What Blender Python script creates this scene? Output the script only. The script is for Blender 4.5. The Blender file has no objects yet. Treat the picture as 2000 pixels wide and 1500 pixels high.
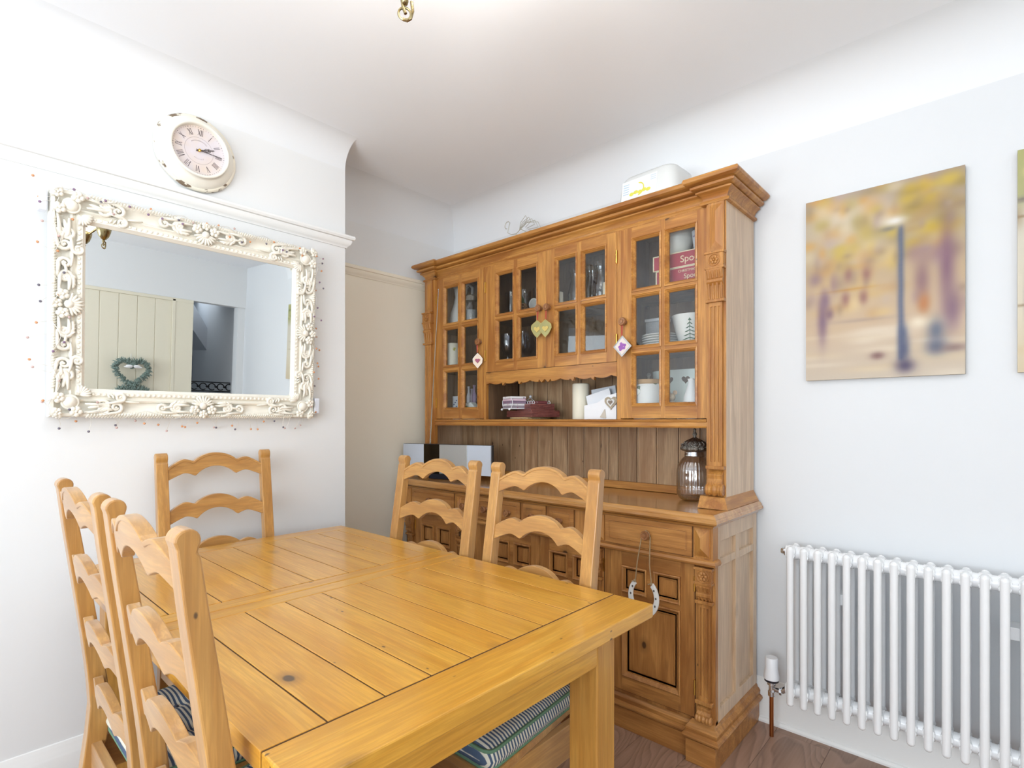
import bpy, bmesh, math, random
from mathutils import Vector, Matrix
random.seed(7)
PI = math.pi
S = bpy.context.scene
C = S.collection

# ------------------------------------------------------------------ camera, world, lights, exposure
cam = bpy.data.cameras.new('camera'); co = bpy.data.objects.new('camera', cam); C.objects.link(co)
cam.sensor_fit = 'HORIZONTAL'; cam.sensor_width = 36.0
cam.lens = 1050.7 / 2000 * 36.0
cam.shift_y = 70.0 / 2000
cam.clip_start = 0.05
co.location = (0, 0, 1.25)
co.rotation_euler = (PI / 2, 0, math.atan2(960, 1050.7))
S.camera = co
S.view_settings.view_transform = 'Standard'
S.view_settings.look = 'None'
S.view_settings.gamma = 1.0
S.view_settings.use_curve_mapping = False
S.view_settings.exposure = 0.03
w = bpy.data.worlds.new('world'); S.world = w; w.use_nodes = True
w.node_tree.nodes['Background'].inputs[0].default_value = (0.86, 0.93, 1.0, 1)
w.node_tree.nodes['Background'].inputs[1].default_value = 1.6

def area(name, loc, rot, sx, sy, power, col):
    l = bpy.data.lights.new(name, 'AREA'); l.shape = 'RECTANGLE'; l.size = sx; l.size_y = sy
    l.energy = power; l.color = col
    o = bpy.data.objects.new(name, l); C.objects.link(o); o.location = loc; o.rotation_euler = rot
    return o
# daylight at the bay window behind the camera, at the glazed door to its right, and in the hall; plus two added upward fills
area('daylight_bay_window', (-0.35, -1.93, 1.5), (PI / 2, 0, 0), 2.4, 1.45, 45, (0.86, 0.93, 1.0))
area('upward_fill_bay', (-0.35, -1.92, 1.2), (math.radians(142), 0, 0), 2.4, 0.9, 46, (0.84, 0.92, 1.0))  # added fill, aimed up to brighten the ceiling
area('daylight_glazed_door', (1.63, -0.55, 1.25), (PI / 2, 0, PI / 2), 1.7, 2.0, 7, (0.86, 0.93, 1.0))
area('upward_fill_door', (1.61, -0.55, 0.9), (math.radians(140), 0, PI / 2), 1.7, 0.9, 7, (0.84, 0.92, 1.0))  # added fill at the glazed door, also aimed up
area('hall_daylight', (2.75, 2.0, 2.3), (0, 0, 0), 0.7, 1.4, 5, (0.85, 0.92, 1.0))

# ------------------------------------------------------------------ helpers
def lin(c):
    r = []
    for x in c:
        x = x / 255.0
        r.append(x / 12.92 if x <= 0.04045 else ((x + 0.055) / 1.055) ** 2.4)
    return (r[0], r[1], r[2], 1.0)

OFFS = {}

class MB:
    def __init__(s): s.v = []; s.f = []; s.m = []; s.cur = 0
    def add(s, vs, fs):
        n = len(s.v); s.v.extend([tuple(p) for p in vs]); s.f.extend([tuple(i + n for i in f) for f in fs]); s.m.extend([s.cur] * len(fs)); return s
    def box(s, x0, x1, y0, y1, z0, z1, m=None):
        vs = [(x, y, z) for x in (x0, x1) for y in (y0, y1) for z in (z0, z1)]
        if m is not None: vs = [m @ Vector(p) for p in vs]
        return s.add(vs, [(0, 1, 3, 2), (4, 6, 7, 5), (0, 4, 5, 1), (2, 3, 7, 6), (0, 2, 6, 4), (1, 5, 7, 3)])
    def prism(s, poly, axis, a0, a1, m=None):
        n = len(poly)
        def P(p, a):
            q = (a, p[0], p[1]) if axis == 'x' else (p[0], a, p[1]) if axis == 'y' else (p[0], p[1], a)
            return m @ Vector(q) if m is not None else q
        vs = [P(p, a0) for p in poly] + [P(p, a1) for p in poly]
        fs = [tuple(range(n))[::-1], tuple(range(n, 2 * n))] + [(i, (i + 1) % n, n + (i + 1) % n, n + i) for i in range(n)]
        return s.add(vs, fs)
    def lathe(s, prof, c=(0, 0, 0), n=24, axis='z', m=None, ribs=0, ribd=0.0, a0=0.0):
        vs = []; fs = []; k = len(prof)
        for j in range(n):
            a = 2 * PI * j / n + a0
            for (r, z) in prof:
                rr = r * (1 + ribd * math.cos(ribs * a)) if ribs else r
                x, y = rr * math.cos(a), rr * math.sin(a)
                p = (x, y, z) if axis == 'z' else (x, z, y) if axis == 'y' else (z, x, y)
                p = Vector(p) + Vector(c)
                vs.append(m @ p if m is not None else p)
        for j in range(n):
            for i in range(k - 1):
                a, b = j * k + i, ((j + 1) % n) * k + i
                fs.append((a, b, b + 1, a + 1))
        fs.append(tuple(j * k for j in range(n))); fs.append(tuple(j * k + k - 1 for j in range(n))[::-1])
        return s.add(vs, fs)
    def tube(s, pts, r, n=8, closed=False, m=None):
        pts = [Vector(p) for p in pts]; N = len(pts); vs = []; fs = []
        rr = r if isinstance(r, (list, tuple)) else [r] * N
        up = Vector((0, 0, 1)); prev = None
        for i, p in enumerate(pts):
            if closed: t = pts[(i + 1) % N] - pts[i - 1]
            else: t = pts[min(i + 1, N - 1)] - pts[max(i - 1, 0)]
            if t.length < 1e-9: t = Vector((0, 0, 1))
            t.normalize()
            if prev is None:
                prev = up.cross(t) if abs(t.z) < 0.95 else Vector((1, 0, 0)).cross(t)
            a = prev - t * prev.dot(t)
            if a.length < 1e-6: a = Vector((1, 0, 0)).cross(t)
            a.normalize(); prev = a; b = t.cross(a)
            for k in range(n):
                q = p + (a * math.cos(2 * PI * k / n) + b * math.sin(2 * PI * k / n)) * rr[i]
                vs.append(m @ q if m is not None else q)
        L = N if closed else N - 1
        for i in range(L):
            for k in range(n):
                i2 = (i + 1) % N
                fs.append((i * n + k, i * n + (k + 1) % n, i2 * n + (k + 1) % n, i2 * n + k))
        if not closed:
            fs.append(tuple(range(n))[::-1]); fs.append(tuple((N - 1) * n + k for k in range(n)))
        return s.add(vs, fs)
    def ell(s, c, rx, ry, rz, n=8, k=6, m=None):
        vs = []; fs = []
        for i in range(1, k):
            t = PI * i / k
            for j in range(n):
                a = 2 * PI * j / n
                vs.append((c[0] + rx * math.sin(t) * math.cos(a), c[1] + ry * math.sin(t) * math.sin(a), c[2] + rz * math.cos(t)))
        vs.append((c[0], c[1], c[2] + rz)); vs.append((c[0], c[1], c[2] - rz))
        T, B = len(vs) - 2, len(vs) - 1
        for i in range(k - 2):
            for j in range(n):
                fs.append((i * n + j, (i + 1) * n + j, (i + 1) * n + (j + 1) % n, i * n + (j + 1) % n))
        for j in range(n):
            fs.append((j, (j + 1) % n, T)[::1]); fs.append(((k - 2) * n + (j + 1) % n, (k - 2) * n + j, B))
        if m is not None: vs = [m @ Vector(p) for p in vs]
        return s.add(vs, fs)
    def ring(s, x0, x1, z0, z1, prof, closed=False, plane='xz'):
        """mitred rectangular moulding; prof = [(inset, y)...]"""
        vs = []; k = len(prof)
        for (d, y) in prof:
            for (x, z) in ((x0 + d, z0 + d), (x1 - d, z0 + d), (x1 - d, z1 - d), (x0 + d, z1 - d)):
                vs.append((x, y, z) if plane == 'xz' else (y, x, z))
        fs = []
        for i in range(k if closed else k - 1):
            i2 = (i + 1) % k
            for j in range(4):
                fs.append((i * 4 + j, i * 4 + (j + 1) % 4, i2 * 4 + (j + 1) % 4, i2 * 4 + j))
        return s.add(vs, fs)
    def sweep(s, path, prof, closed_prof=True):
        """path in xy, outward = left normal rotated; prof = [(offset, z)]"""
        n = len(path); k = len(prof); vs = []
        P = [Vector((p[0], p[1], 0)) for p in path]
        nr = []
        for i in range(n - 1):
            d = (P[i + 1] - P[i]).normalized(); nr.append(Vector((d.y, -d.x, 0)))
        for i in range(n):
            if i == 0: o = nr[0]
            elif i == n - 1: o = nr[-1]
            else:
                a, b = nr[i - 1], nr[i]
                o = (a + b) / max(1e-6, (1 + a.dot(b)))
            for (d, z) in prof: vs.append((P[i].x + o.x * d, P[i].y + o.y * d, z))
        fs = []
        for i in range(n - 1):
            for j in range(k if closed_prof else k - 1):
                j2 = (j + 1) % k
                fs.append((i * k + j, (i + 1) * k + j, (i + 1) * k + j2, i * k + j2))
        if closed_prof:
            fs.append(tuple(range(k))); fs.append(tuple((n - 1) * k + j for j in range(k))[::-1])
        return s.add(vs, fs)
    def build(s, name, mat, parent=None, bevel=0, smooth=False, seg=2, kind=None, label=None, angle=40):
        off = OFFS.get(parent, Vector((0, 0, 0))) if parent else Vector((0, 0, 0))
        me = bpy.data.meshes.new(name)
        me.from_pydata([Vector(p) - off for p in s.v], [], s.f); me.validate()
        bm = bmesh.new(); bm.from_mesh(me); bmesh.ops.recalc_face_normals(bm, faces=bm.faces); bm.to_mesh(me); bm.free()
        o = bpy.data.objects.new(name, me); C.objects.link(o)
        if isinstance(mat, (list, tuple)):
            for q in mat: me.materials.append(q)
            if len(me.polygons) == len(s.m):
                for p, k in zip(me.polygons, s.m): p.material_index = k
        elif mat: me.materials.append(mat)
        if parent: o.parent = parent; OFFS[o] = off
        if bevel:
            b = o.modifiers.new('bevel', 'BEVEL'); b.width = bevel; b.segments = seg; b.limit_method = 'ANGLE'; b.angle_limit = math.radians(35)
        if smooth:
            for p in me.polygons: p.use_smooth = True
            if angle < 179:
                try: me.set_sharp_from_angle(angle=math.radians(angle))
                except Exception: pass
        if kind: o['kind'] = kind
        if label: o['label'] = label
        return o

def thing(name, label, cat, loc=(0, 0, 0), rot=(0, 0, 0), group=None, local=False):
    """local=True: parts are written in the thing's own coordinates, else in room coordinates"""
    o = bpy.data.objects.new(name, None); C.objects.link(o); o.empty_display_size = 0.05
    o.location = loc; o.rotation_euler = rot; o['label'] = label; o['category'] = cat
    if group: o['group'] = group
    OFFS[o] = Vector((0, 0, 0)) if local else Vector(loc)
    return o
def tag(o, label, cat, group=None):
    o['label'] = label; o['category'] = cat
    if group: o['group'] = group
    return o
def struct(name, mb, mat, **k): return mb.build(name, mat, None, kind='structure', **k)
def single(name, mb, mat, label, cat, loc, group=None, **k):
    """a thing that is one mesh, with its origin at loc"""
    o = mb.build(name, mat, None, **k)
    L = Vector(loc); o.data.transform(Matrix.Translation(-L)); o.location = L
    return tag(o, label, cat, group)
def copy_tree(o, parent=None):
    c = o.copy(); C.objects.link(c)
    if parent: c.parent = parent
    for ch in list(o.children): copy_tree(ch, c)
    return c

# ------------------------------------------------------------------ materials
def mat(name, col, rough=0.5, metal=0.0, spec=0.5, coat=0.0, emit=None, sss=0.0, bump=None):
    m = bpy.data.materials.new(name); m.use_nodes = True; b = m.node_tree.nodes['Principled BSDF']
    b.inputs['Base Color'].default_value = lin(col); b.inputs['Roughness'].default_value = rough
    b.inputs['Metallic'].default_value = metal; b.inputs['Specular IOR Level'].default_value = spec
    b.inputs['Coat Weight'].default_value = coat
    if sss: b.inputs['Subsurface Weight'].default_value = sss; b.inputs['Subsurface Radius'].default_value = (0.02, 0.015, 0.01)
    if emit: b.inputs['Emission Color'].default_value = lin(emit[0]); b.inputs['Emission Strength'].default_value = emit[1]
    if bump:
        nt = m.node_tree; tc = nt.nodes.new('ShaderNodeTexCoord'); n = nt.nodes.new('ShaderNodeTexNoise')
        n.inputs['Scale'].default_value = bump[0]; n.inputs['Detail'].default_value = 4
        bp = nt.nodes.new('ShaderNodeBump'); bp.inputs['Strength'].default_value = bump[1]; bp.inputs['Distance'].default_value = 0.01
        nt.links.new(tc.outputs['Object'], n.inputs['Vector']); nt.links.new(n.outputs['Fac'], bp.inputs['Height']); nt.links.new(bp.outputs[0], b.inputs['Normal'])
    return m

def math_node(nt, op, a, b=None, c=None):
    n = nt.nodes.new('ShaderNodeMath'); n.operation = op
    for i, x in enumerate((a, b, c)):
        if x is None: continue
        if isinstance(x, (int, float)): n.inputs[i].default_value = x
        else: nt.links.new(x, n.inputs[i])
    return n.outputs[0]
def mix(nt, fac, a, b, mode='MIX'):
    n = nt.nodes.new('ShaderNodeMix'); n.data_type = 'RGBA'; n.blend_type = mode
    for i, x in ((0, fac), (6, a), (7, b)):
        if isinstance(x, (int, float)): n.inputs[i].default_value = x
        elif isinstance(x, tuple): n.inputs[i].default_value = x
        else: nt.links.new(x, n.inputs[i])
    return n.outputs[2]
def ramp(nt, fac, stops):
    n = nt.nodes.new('ShaderNodeValToRGB'); e = n.color_ramp.elements
    e[0].position, e[0].color = stops[0]; e[1].position, e[1].color = stops[1]
    for p, c in stops[2:]:
        q = e.new(p); q.color = c
    nt.links.new(fac, n.inputs[0]); return n.outputs[0]

def pine(name, light, dark, axis='z', rough=0.4, coat=0.15, island=0.0, knots=0.5, knotcol=(92, 56, 30), fine=1.0, coatr=0.12, specks=0.0, sheen=0.0):
    m = bpy.data.materials.new(name); m.use_nodes = True; nt = m.node_tree; b = nt.nodes['Principled BSDF']
    L = nt.links.new
    tc = nt.nodes.new('ShaderNodeTexCoord'); oi = nt.nodes.new('ShaderNodeObjectInfo')
    add = nt.nodes.new('ShaderNodeVectorMath'); add.operation = 'ADD'
    sc = nt.nodes.new('ShaderNodeVectorMath'); sc.operation = 'SCALE'; sc.inputs[0].default_value = (7.3, 5.1, 3.7)
    geo = nt.nodes.new('ShaderNodeNewGeometry')
    L(math_node(nt, 'ADD', oi.outputs['Random'], math_node(nt, 'MULTIPLY', geo.outputs['Random Per Island'], 3.0 if island else 0.0)), sc.inputs[3])
    L(tc.outputs['Object'], add.inputs[0]); L(sc.outputs[0], add.inputs[1])
    def mapped(al, ac):
        mp = nt.nodes.new('ShaderNodeMapping'); s = [ac, ac, ac]; s['xyz'.index(axis)] = al
        mp.inputs['Scale'].default_value = s; L(add.outputs[0], mp.inputs['Vector']); return mp.outputs[0]
    def noise(v, scale, det=4, dist=0.0):
        n = nt.nodes.new('ShaderNodeTexNoise'); n.inputs['Scale'].default_value = scale; n.inputs['Detail'].default_value = det
        n.inputs['Distortion'].default_value = dist; L(v, n.inputs['Vector']); return n.outputs['Fac']
    g1 = noise(mapped(1.0, 9.0), 2.4, 4, 0.8)
    g2 = noise(mapped(3.0, 60.0 * fine), 3.0, 3, 0.3)
    g3 = noise(mapped(0.8, 1.6), 2.2, 2)
    col = ramp(nt, g1, [(0.36, lin(dark)), (0.62, lin(light))])
    dk = tuple(max(0, x * 0.80) for x in dark)
    col = mix(nt, math_node(nt, 'MULTIPLY', ramp(nt, g2, [(0.45, (1, 1, 1, 1)), (0.62, (0, 0, 0, 1))]), 0.33), col, lin(dk))
    col = mix(nt, math_node(nt, 'MULTIPLY', ramp(nt, g3, [(0.35, (0, 0, 0, 1)), (0.7, (1, 1, 1, 1))]), 0.35), col, lin(dark))
    def spots(al, ac, prob, r0, r1, colr, amt, ch, col):
        v = nt.nodes.new('ShaderNodeTexVoronoi'); v.inputs['Scale'].default_value = 1.0; L(mapped(al, ac), v.inputs['Vector'])
        rnd = nt.nodes.new('ShaderNodeSeparateColor'); L(v.outputs['Color'], rnd.inputs[0])
        on = math_node(nt, 'GREATER_THAN', rnd.outputs[ch], 1 - prob)
        k = ramp(nt, v.outputs['Distance'], [(r0, (1, 1, 1, 1)), (r1, (0, 0, 0, 1))])
        return mix(nt, math_node(nt, 'MULTIPLY', math_node(nt, 'MULTIPLY', k, on), amt), col, lin(colr))
    if knots:
        col = spots(7.0, 11.0, knots, 0.10, 0.30, knotcol, 0.45, 0, col)
        col = spots(7.0, 11.0, knots, 0.08, 0.12, tuple(x * 0.6 for x in knotcol), 0.85, 0, col)
        col = spots(28, 48, knots * 0.05, 0.10, 0.18, tuple(x * 0.55 for x in knotcol), 0.8, 2, col)
    if specks:
        col = spots(30, 60, specks, 0.12, 0.20, (70, 50, 30), 0.85, 1, col)
    if island:
        hs = nt.nodes.new('ShaderNodeHueSaturation'); L(col, hs.inputs['Color'])
        mr = nt.nodes.new('ShaderNodeMapRange'); L(geo.outputs['Random Per Island'], mr.inputs[0]); mr.inputs[3].default_value = 1 - island; mr.inputs[4].default_value = 1 + island
        L(mr.outputs[0], hs.inputs['Value']); col = hs.outputs[0]
    L(col, b.inputs['Base Color'])
    b.inputs['Sheen Weight'].default_value = sheen; b.inputs['Sheen Roughness'].default_value = 0.6; b.inputs['Sheen Tint'].default_value = (1, 0.93, 0.82, 1)
    b.inputs['Roughness'].default_value = rough; b.inputs['Coat Weight'].default_value = coat; b.inputs['Coat Roughness'].default_value = coatr
    bp = nt.nodes.new('ShaderNodeBump'); bp.inputs['Strength'].default_value = 0.12; bp.inputs['Distance'].default_value = 0.004
    L(g2, bp.inputs['Height']); L(bp.outputs[0], b.inputs['Normal'])
    return m

def pine3(name, *a, **k): return {ax: pine(name + '_' + ax, *a, axis=ax, **k) for ax in 'xyz'}

UP = pine3('dresser_pine', (206, 148, 74), (162, 102, 44), rough=0.42, knots=0.20)
LOW = pine3('dresser_pine_lower', (204, 146, 80), (158, 102, 50), rough=0.42, knots=0.20)
SIDE = pine('dresser_side_lit_pine', (224, 194, 160), (192, 158, 124), 'z', rough=0.38, knots=0.20, sheen=0.25)  # same pine made paler and greyer: cool side light put into the colour
BACKB = pine('back_board_pine', (200, 168, 130), (156, 120, 86), 'z', rough=0.5, island=0.16, knots=0.30)
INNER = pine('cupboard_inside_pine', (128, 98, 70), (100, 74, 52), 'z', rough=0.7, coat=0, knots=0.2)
TBL = pine3('table_pine', (230, 174, 72), (212, 150, 52), rough=0.30, coat=0.42, island=0.05, knots=0.08, specks=0.04)
TBLEG = pine('table_leg_pine', (210, 158, 78), (188, 132, 58), 'z', rough=0.42, knots=0.07, specks=0.02)
CH = pine3('chair_pine', (206, 154, 80), (176, 122, 52), rough=0.42, coat=0.6, coatr=0.3, sheen=0.22, knots=0.05)
KNOB = pine('knob_wood', (170, 118, 74), (134, 86, 52), 'z', rough=0.35, knots=0)

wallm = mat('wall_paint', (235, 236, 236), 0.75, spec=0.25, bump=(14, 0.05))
backm = mat('back_wall_dimmed_paint', (227, 229, 231), 0.75, spec=0.25, bump=(14, 0.05))  # same white darkened to even out the stronger light on this wall
covem = mat('cove_blend_paint', (238, 240, 242), 0.8, spec=0.2, bump=(9, 0.06))  # tone between wall and ceiling, stands in for the soft light gradient
alcm = mat('wall_paint_alcove', (250, 243, 226), 0.75, spec=0.25, bump=(14, 0.05))  # beige paint, brightened to make up for little fill light here
ceilm = mat('ceiling_paint', (248, 250, 253), 0.8, spec=0.2, bump=(9, 0.06))  # white lifted and cooled to offset the dim, warm bounce light
trimm = mat('trim_gloss_paint', (242, 242, 240), 0.32, spec=0.5)
radm = mat('radiator_white_enamel', (244, 245, 246), 0.22, spec=0.5, coat=0.3)
cream = mat('boarding_cream', (236, 229, 208), 0.5)
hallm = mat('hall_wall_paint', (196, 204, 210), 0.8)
black = mat('black_iron', (22, 22, 24), 0.4, 0.4)
brass = mat('polished_brass', (214, 170, 80), 0.22, 1.0)
abrass = mat('antique_brass', (158, 142, 104), 0.25, 1.0)
chrome = mat('chrome', (215, 218, 222), 0.12, 1.0)
copper = mat('copper_pipe', (176, 112, 66), 0.28, 1.0)
pewter = mat('antique_silver_metal', (150, 146, 138), 0.35, 1.0, bump=(220, 0.6))
mirrorm = mat('mirror_silvering', (238, 242, 243), 0.0, 1.0)
frame_paint = mat('cream_frame_paint', (242, 237, 224), 0.5, spec=0.4)
white_pl = mat('white_plastic', (240, 241, 244), 0.35)
china = mat('white_china', (240, 240, 236), 0.15, coat=0.5)
wax = mat('ivory_wax', (238, 232, 212), 0.5, sss=0.1)

def thin_glass(name, tint=(0.97, 0.985, 0.98, 1), refl=1.0, rough=0.02):
    m = bpy.data.materials.new(name); m.use_nodes = True; nt = m.node_tree
    for n in list(nt.nodes):
        if n.type != 'OUTPUT_MATERIAL': nt.nodes.remove(n)
    out = [n for n in nt.nodes if n.type == 'OUTPUT_MATERIAL'][0]
    tr = nt.nodes.new('ShaderNodeBsdfTransparent'); tr.inputs[0].default_value = tint
    gl = nt.nodes.new('ShaderNodeBsdfGlossy'); gl.inputs['Roughness'].default_value = rough
    ge = nt.nodes.new('ShaderNodeNewGeometry'); dt = nt.nodes.new('ShaderNodeVectorMath'); dt.operation = 'DOT_PRODUCT'
    nt.links.new(ge.outputs['Normal'], dt.inputs[0]); nt.links.new(ge.outputs['Incoming'], dt.inputs[1])
    fre = math_node(nt, 'ADD', math_node(nt, 'MULTIPLY', math_node(nt, 'POWER', math_node(nt, 'SUBTRACT', 1.0, math_node(nt, 'ABSOLUTE', dt.outputs['Value'])), 5.0), 0.96), 0.04)
    mx = nt.nodes.new('ShaderNodeMixShader'); nt.links.new(math_node(nt, 'MINIMUM', math_node(nt, 'MULTIPLY', fre, refl), 1.0), mx.inputs[0])
    nt.links.new(tr.outputs[0], mx.inputs[1]); nt.links.new(gl.outputs[0], mx.inputs[2]); nt.links.new(mx.outputs[0], out.inputs[0])
    return m
paneg = thin_glass('door_pane_glass', (0.93, 0.94, 0.94, 1), 1.3)
winglass = thin_glass('window_glass')
stemg = thin_glass('clear_glassware', (0.965, 0.97, 0.975, 1), 2.2)
irid = thin_glass('iridescent_glassware', (0.90, 0.91, 0.97, 1), 3.0)
smokeg = thin_glass('smoked_ribbed_glass', (0.985, 0.975, 0.97, 1), 4.0, 0.05)

def stripes(name, a, b, axis=1, pitch=0.0135):
    m = bpy.data.materials.new(name); m.use_nodes = True; nt = m.node_tree; bs = nt.nodes['Principled BSDF']
    tc = nt.nodes.new('ShaderNodeTexCoord'); sp = nt.nodes.new('ShaderNodeSeparateXYZ'); nt.links.new(tc.outputs['Object'], sp.inputs[0])
    nz = nt.nodes.new('ShaderNodeTexNoise'); nz.inputs['Scale'].default_value = 9; nt.links.new(tc.outputs['Object'], nz.inputs['Vector'])
    v = math_node(nt, 'ADD', sp.outputs[axis], math_node(nt, 'MULTIPLY', nz.outputs['Fac'], 0.006))
    f = math_node(nt, 'FRACT', math_node(nt, 'DIVIDE', v, pitch))
    st = ramp(nt, f, [(0.40, lin(a)), (0.47, lin(b)), (0.90, lin(b)), (0.97, lin(a))])
    nt.links.new(st, bs.inputs['Base Color']); bs.inputs['Roughness'].default_value = 0.9
    bs.inputs['Specular IOR Level'].default_value = 0.1
    return m
ticking = stripes('ticking_stripe_fabric', (84, 100, 124), (226, 222, 206), pitch=0.0105)
piping = mat('green_piping', (104, 140, 112), 0.85)

def floor_mat():
    m = bpy.data.materials.new('laminate_floor'); m.use_nodes = True; nt = m.node_tree; b = nt.nodes['Principled BSDF']; L = nt.links.new
    tc = nt.nodes.new('ShaderNodeTexCoord'); geo = nt.nodes.new('ShaderNodeNewGeometry')
    sc = nt.nodes.new('ShaderNodeVectorMath'); sc.operation = 'SCALE'; sc.inputs[0].default_value = (31, 17, 9); L(geo.outputs['Random Per Island'], sc.inputs[3])
    ad = nt.nodes.new('ShaderNodeVectorMath'); L(tc.outputs['Object'], ad.inputs[0]); L(sc.outputs[0], ad.inputs[1])
    mp = nt.nodes.new('ShaderNodeMapping'); mp.inputs['Scale'].default_value = (5.5, 1.3, 5); L(ad.outputs[0], mp.inputs['Vector'])
    n = nt.nodes.new('ShaderNodeTexNoise'); n.inputs['Scale'].default_value = 1.2; n.inputs['Detail'].default_value = 1.5; n.inputs['Distortion'].default_value = 0.5; L(mp.outputs[0], n.inputs['Vector'])
    rings = math_node(nt, 'FRACT', math_node(nt, 'MULTIPLY', n.outputs['Fac'], 16))
    mp2 = nt.nodes.new('ShaderNodeMapping'); mp2.inputs['Scale'].default_value = (90, 3, 5); L(ad.outputs[0], mp2.inputs['Vector'])
    n2 = nt.nodes.new('ShaderNodeTexNoise'); n2.inputs['Scale'].default_value = 1.5; n2.inputs['Detail'].default_value = 3; L(mp2.outputs[0], n2.inputs['Vector'])
    col = ramp(nt, rings, [(0.0, lin((158, 124, 102))), (0.6, lin((136, 104, 82))), (0.85, lin((108, 80, 62))), (1.0, lin((158, 124, 102)))])
    col = mix(nt, math_node(nt, 'MULTIPLY', n2.outputs['Fac'], 0.7), col, lin((172, 142, 126)))
    hs = nt.nodes.new('ShaderNodeHueSaturation'); L(col, hs.inputs['Color']); mr = nt.nodes.new('ShaderNodeMapRange'); L(geo.outputs['Random Per Island'], mr.inputs[0])
    mr.inputs[3].default_value = 0.9; mr.inputs[4].default_value = 1.12; L(mr.outputs[0], hs.inputs['Value']); L(hs.outputs[0], b.inputs['Base Color'])
    b.inputs['Roughness'].default_value = 0.38
    bp = nt.nodes.new('ShaderNodeBump'); bp.inputs['Strength'].default_value = 0.15; bp.inputs['Distance'].default_value = 0.003; L(n2.outputs['Fac'], bp.inputs['Height']); L(bp.outputs[0], b.inputs['Normal'])
    return m
floorm = floor_mat()

def distressed(name, base, chip, amount=0.42, scale=26):
    m = mat(name, base, 0.5); nt = m.node_tree; b = nt.nodes['Principled BSDF']
    tc = nt.nodes.new('ShaderNodeTexCoord'); n = nt.nodes.new('ShaderNodeTexNoise'); n.inputs['Scale'].default_value = scale; n.inputs['Detail'].default_value = 6
    mp = nt.nodes.new('ShaderNodeMapping'); mp.inputs['Scale'].default_value = (1, 2.0, 1); nt.links.new(tc.outputs['Object'], mp.inputs[0]); nt.links.new(mp.outputs[0], n.inputs['Vector'])
    f = ramp(nt, n.outputs['Fac'], [(1 - amount - 0.02, (0, 0, 0, 1)), (1 - amount + 0.02, (1, 1, 1, 1))])
    nt.links.new(mix(nt, f, lin(base), lin(chip)), b.inputs['Base Color'])
    return m

# ------------------------------------------------------------------ the room
XB, XA, YW, YE, X1, YS, ZC = -2.33, -2.69, 2.373, 1.364, 1.6, -1.9, 2.56
W = 0.11
# floor of boards running along y
fb = MB(); x = XA - 0.1; i = 0
while x < 3.5:
    y = YS - 0.3 - (i * 0.47) % 1.2
    while y < 3.4:
        fb.box(x + 0.0006, x + 0.1914, y + 0.0006, y + 1.2194, -0.02, 0.0); y += 1.22
    x += 0.192; i += 1
struct('floor', fb, floorm)
struct('floor_underlay', MB().box(XA - 0.2, 3.6, YS - 0.2, 3.6, -0.06, -0.021), mat('underlay', (60, 45, 38), 0.9))

def cove(poly_corner, r, n=10):
    """concave fillet between a wall at 0 and the ceiling at 0 (profile in (d, z), d away from the wall)"""
    p = [(-0.02, 0.02), (-0.02, -r)]
    p.append((0, -r))
    for k in range(1, n):
        a = PI - (PI / 2) * k / n
        p.append((r + r * math.cos(a), -r + r * math.sin(a)))
    p.append((r, 0)); p.append((r, 0.02))
    return p
cb = MB(); cb.box(XA - 0.1, 3.5, YS - 0.2, 3.4, ZC, ZC + 0.1)
cb.cur = 1
cb.prism([(XB + d, ZC + z) for d, z in cove(0, 0.115)], 'y', YS, YE)
cb.prism([(XA + d, ZC + z) for d, z in cove(0, 0.20)], 'y', YE, YW)
cb.prism([(YW - d, ZC + z) for d, z in cove(0, 0.20)], 'x', XA, 0.6)
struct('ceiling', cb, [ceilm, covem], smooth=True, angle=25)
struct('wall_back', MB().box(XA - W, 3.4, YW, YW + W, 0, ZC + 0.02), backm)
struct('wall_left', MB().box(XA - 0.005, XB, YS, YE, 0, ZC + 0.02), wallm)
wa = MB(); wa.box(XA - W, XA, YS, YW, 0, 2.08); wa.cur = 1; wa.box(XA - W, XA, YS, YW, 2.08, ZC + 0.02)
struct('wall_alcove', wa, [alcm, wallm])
# wall with the bay window behind the camera
ws = MB()
ws.box(XA - W, -1.6, YS - W, YS, 0, ZC + .02).box(0.9, X1 + W, YS - W, YS, 0, ZC + .02)
ws.box(-1.6, 0.9, YS - W, YS, 0, 0.72).box(-1.6, 0.9, YS - W, YS, 2.28, ZC + .02)
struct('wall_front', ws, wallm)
wf = MB()
for (a, b) in ((-1.6, -1.55), (-0.78, -0.73), (0.03, 0.08), (0.85, 0.9)): wf.box(a, b, YS - 0.09, YS - 0.04, 0.72, 2.28)
for (a, b) in ((0.72, 0.77), (1.75, 1.79), (2.23, 2.28)): wf.box(-1.6, 0.9, YS - 0.089, YS - 0.041, a, b)
wo = struct('window_1', wf, trimm)
MB().box(-1.55, 0.85, YS - 0.068, YS - 0.064, 0.77, 2.23).build('glass_pane', winglass, wo)
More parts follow.
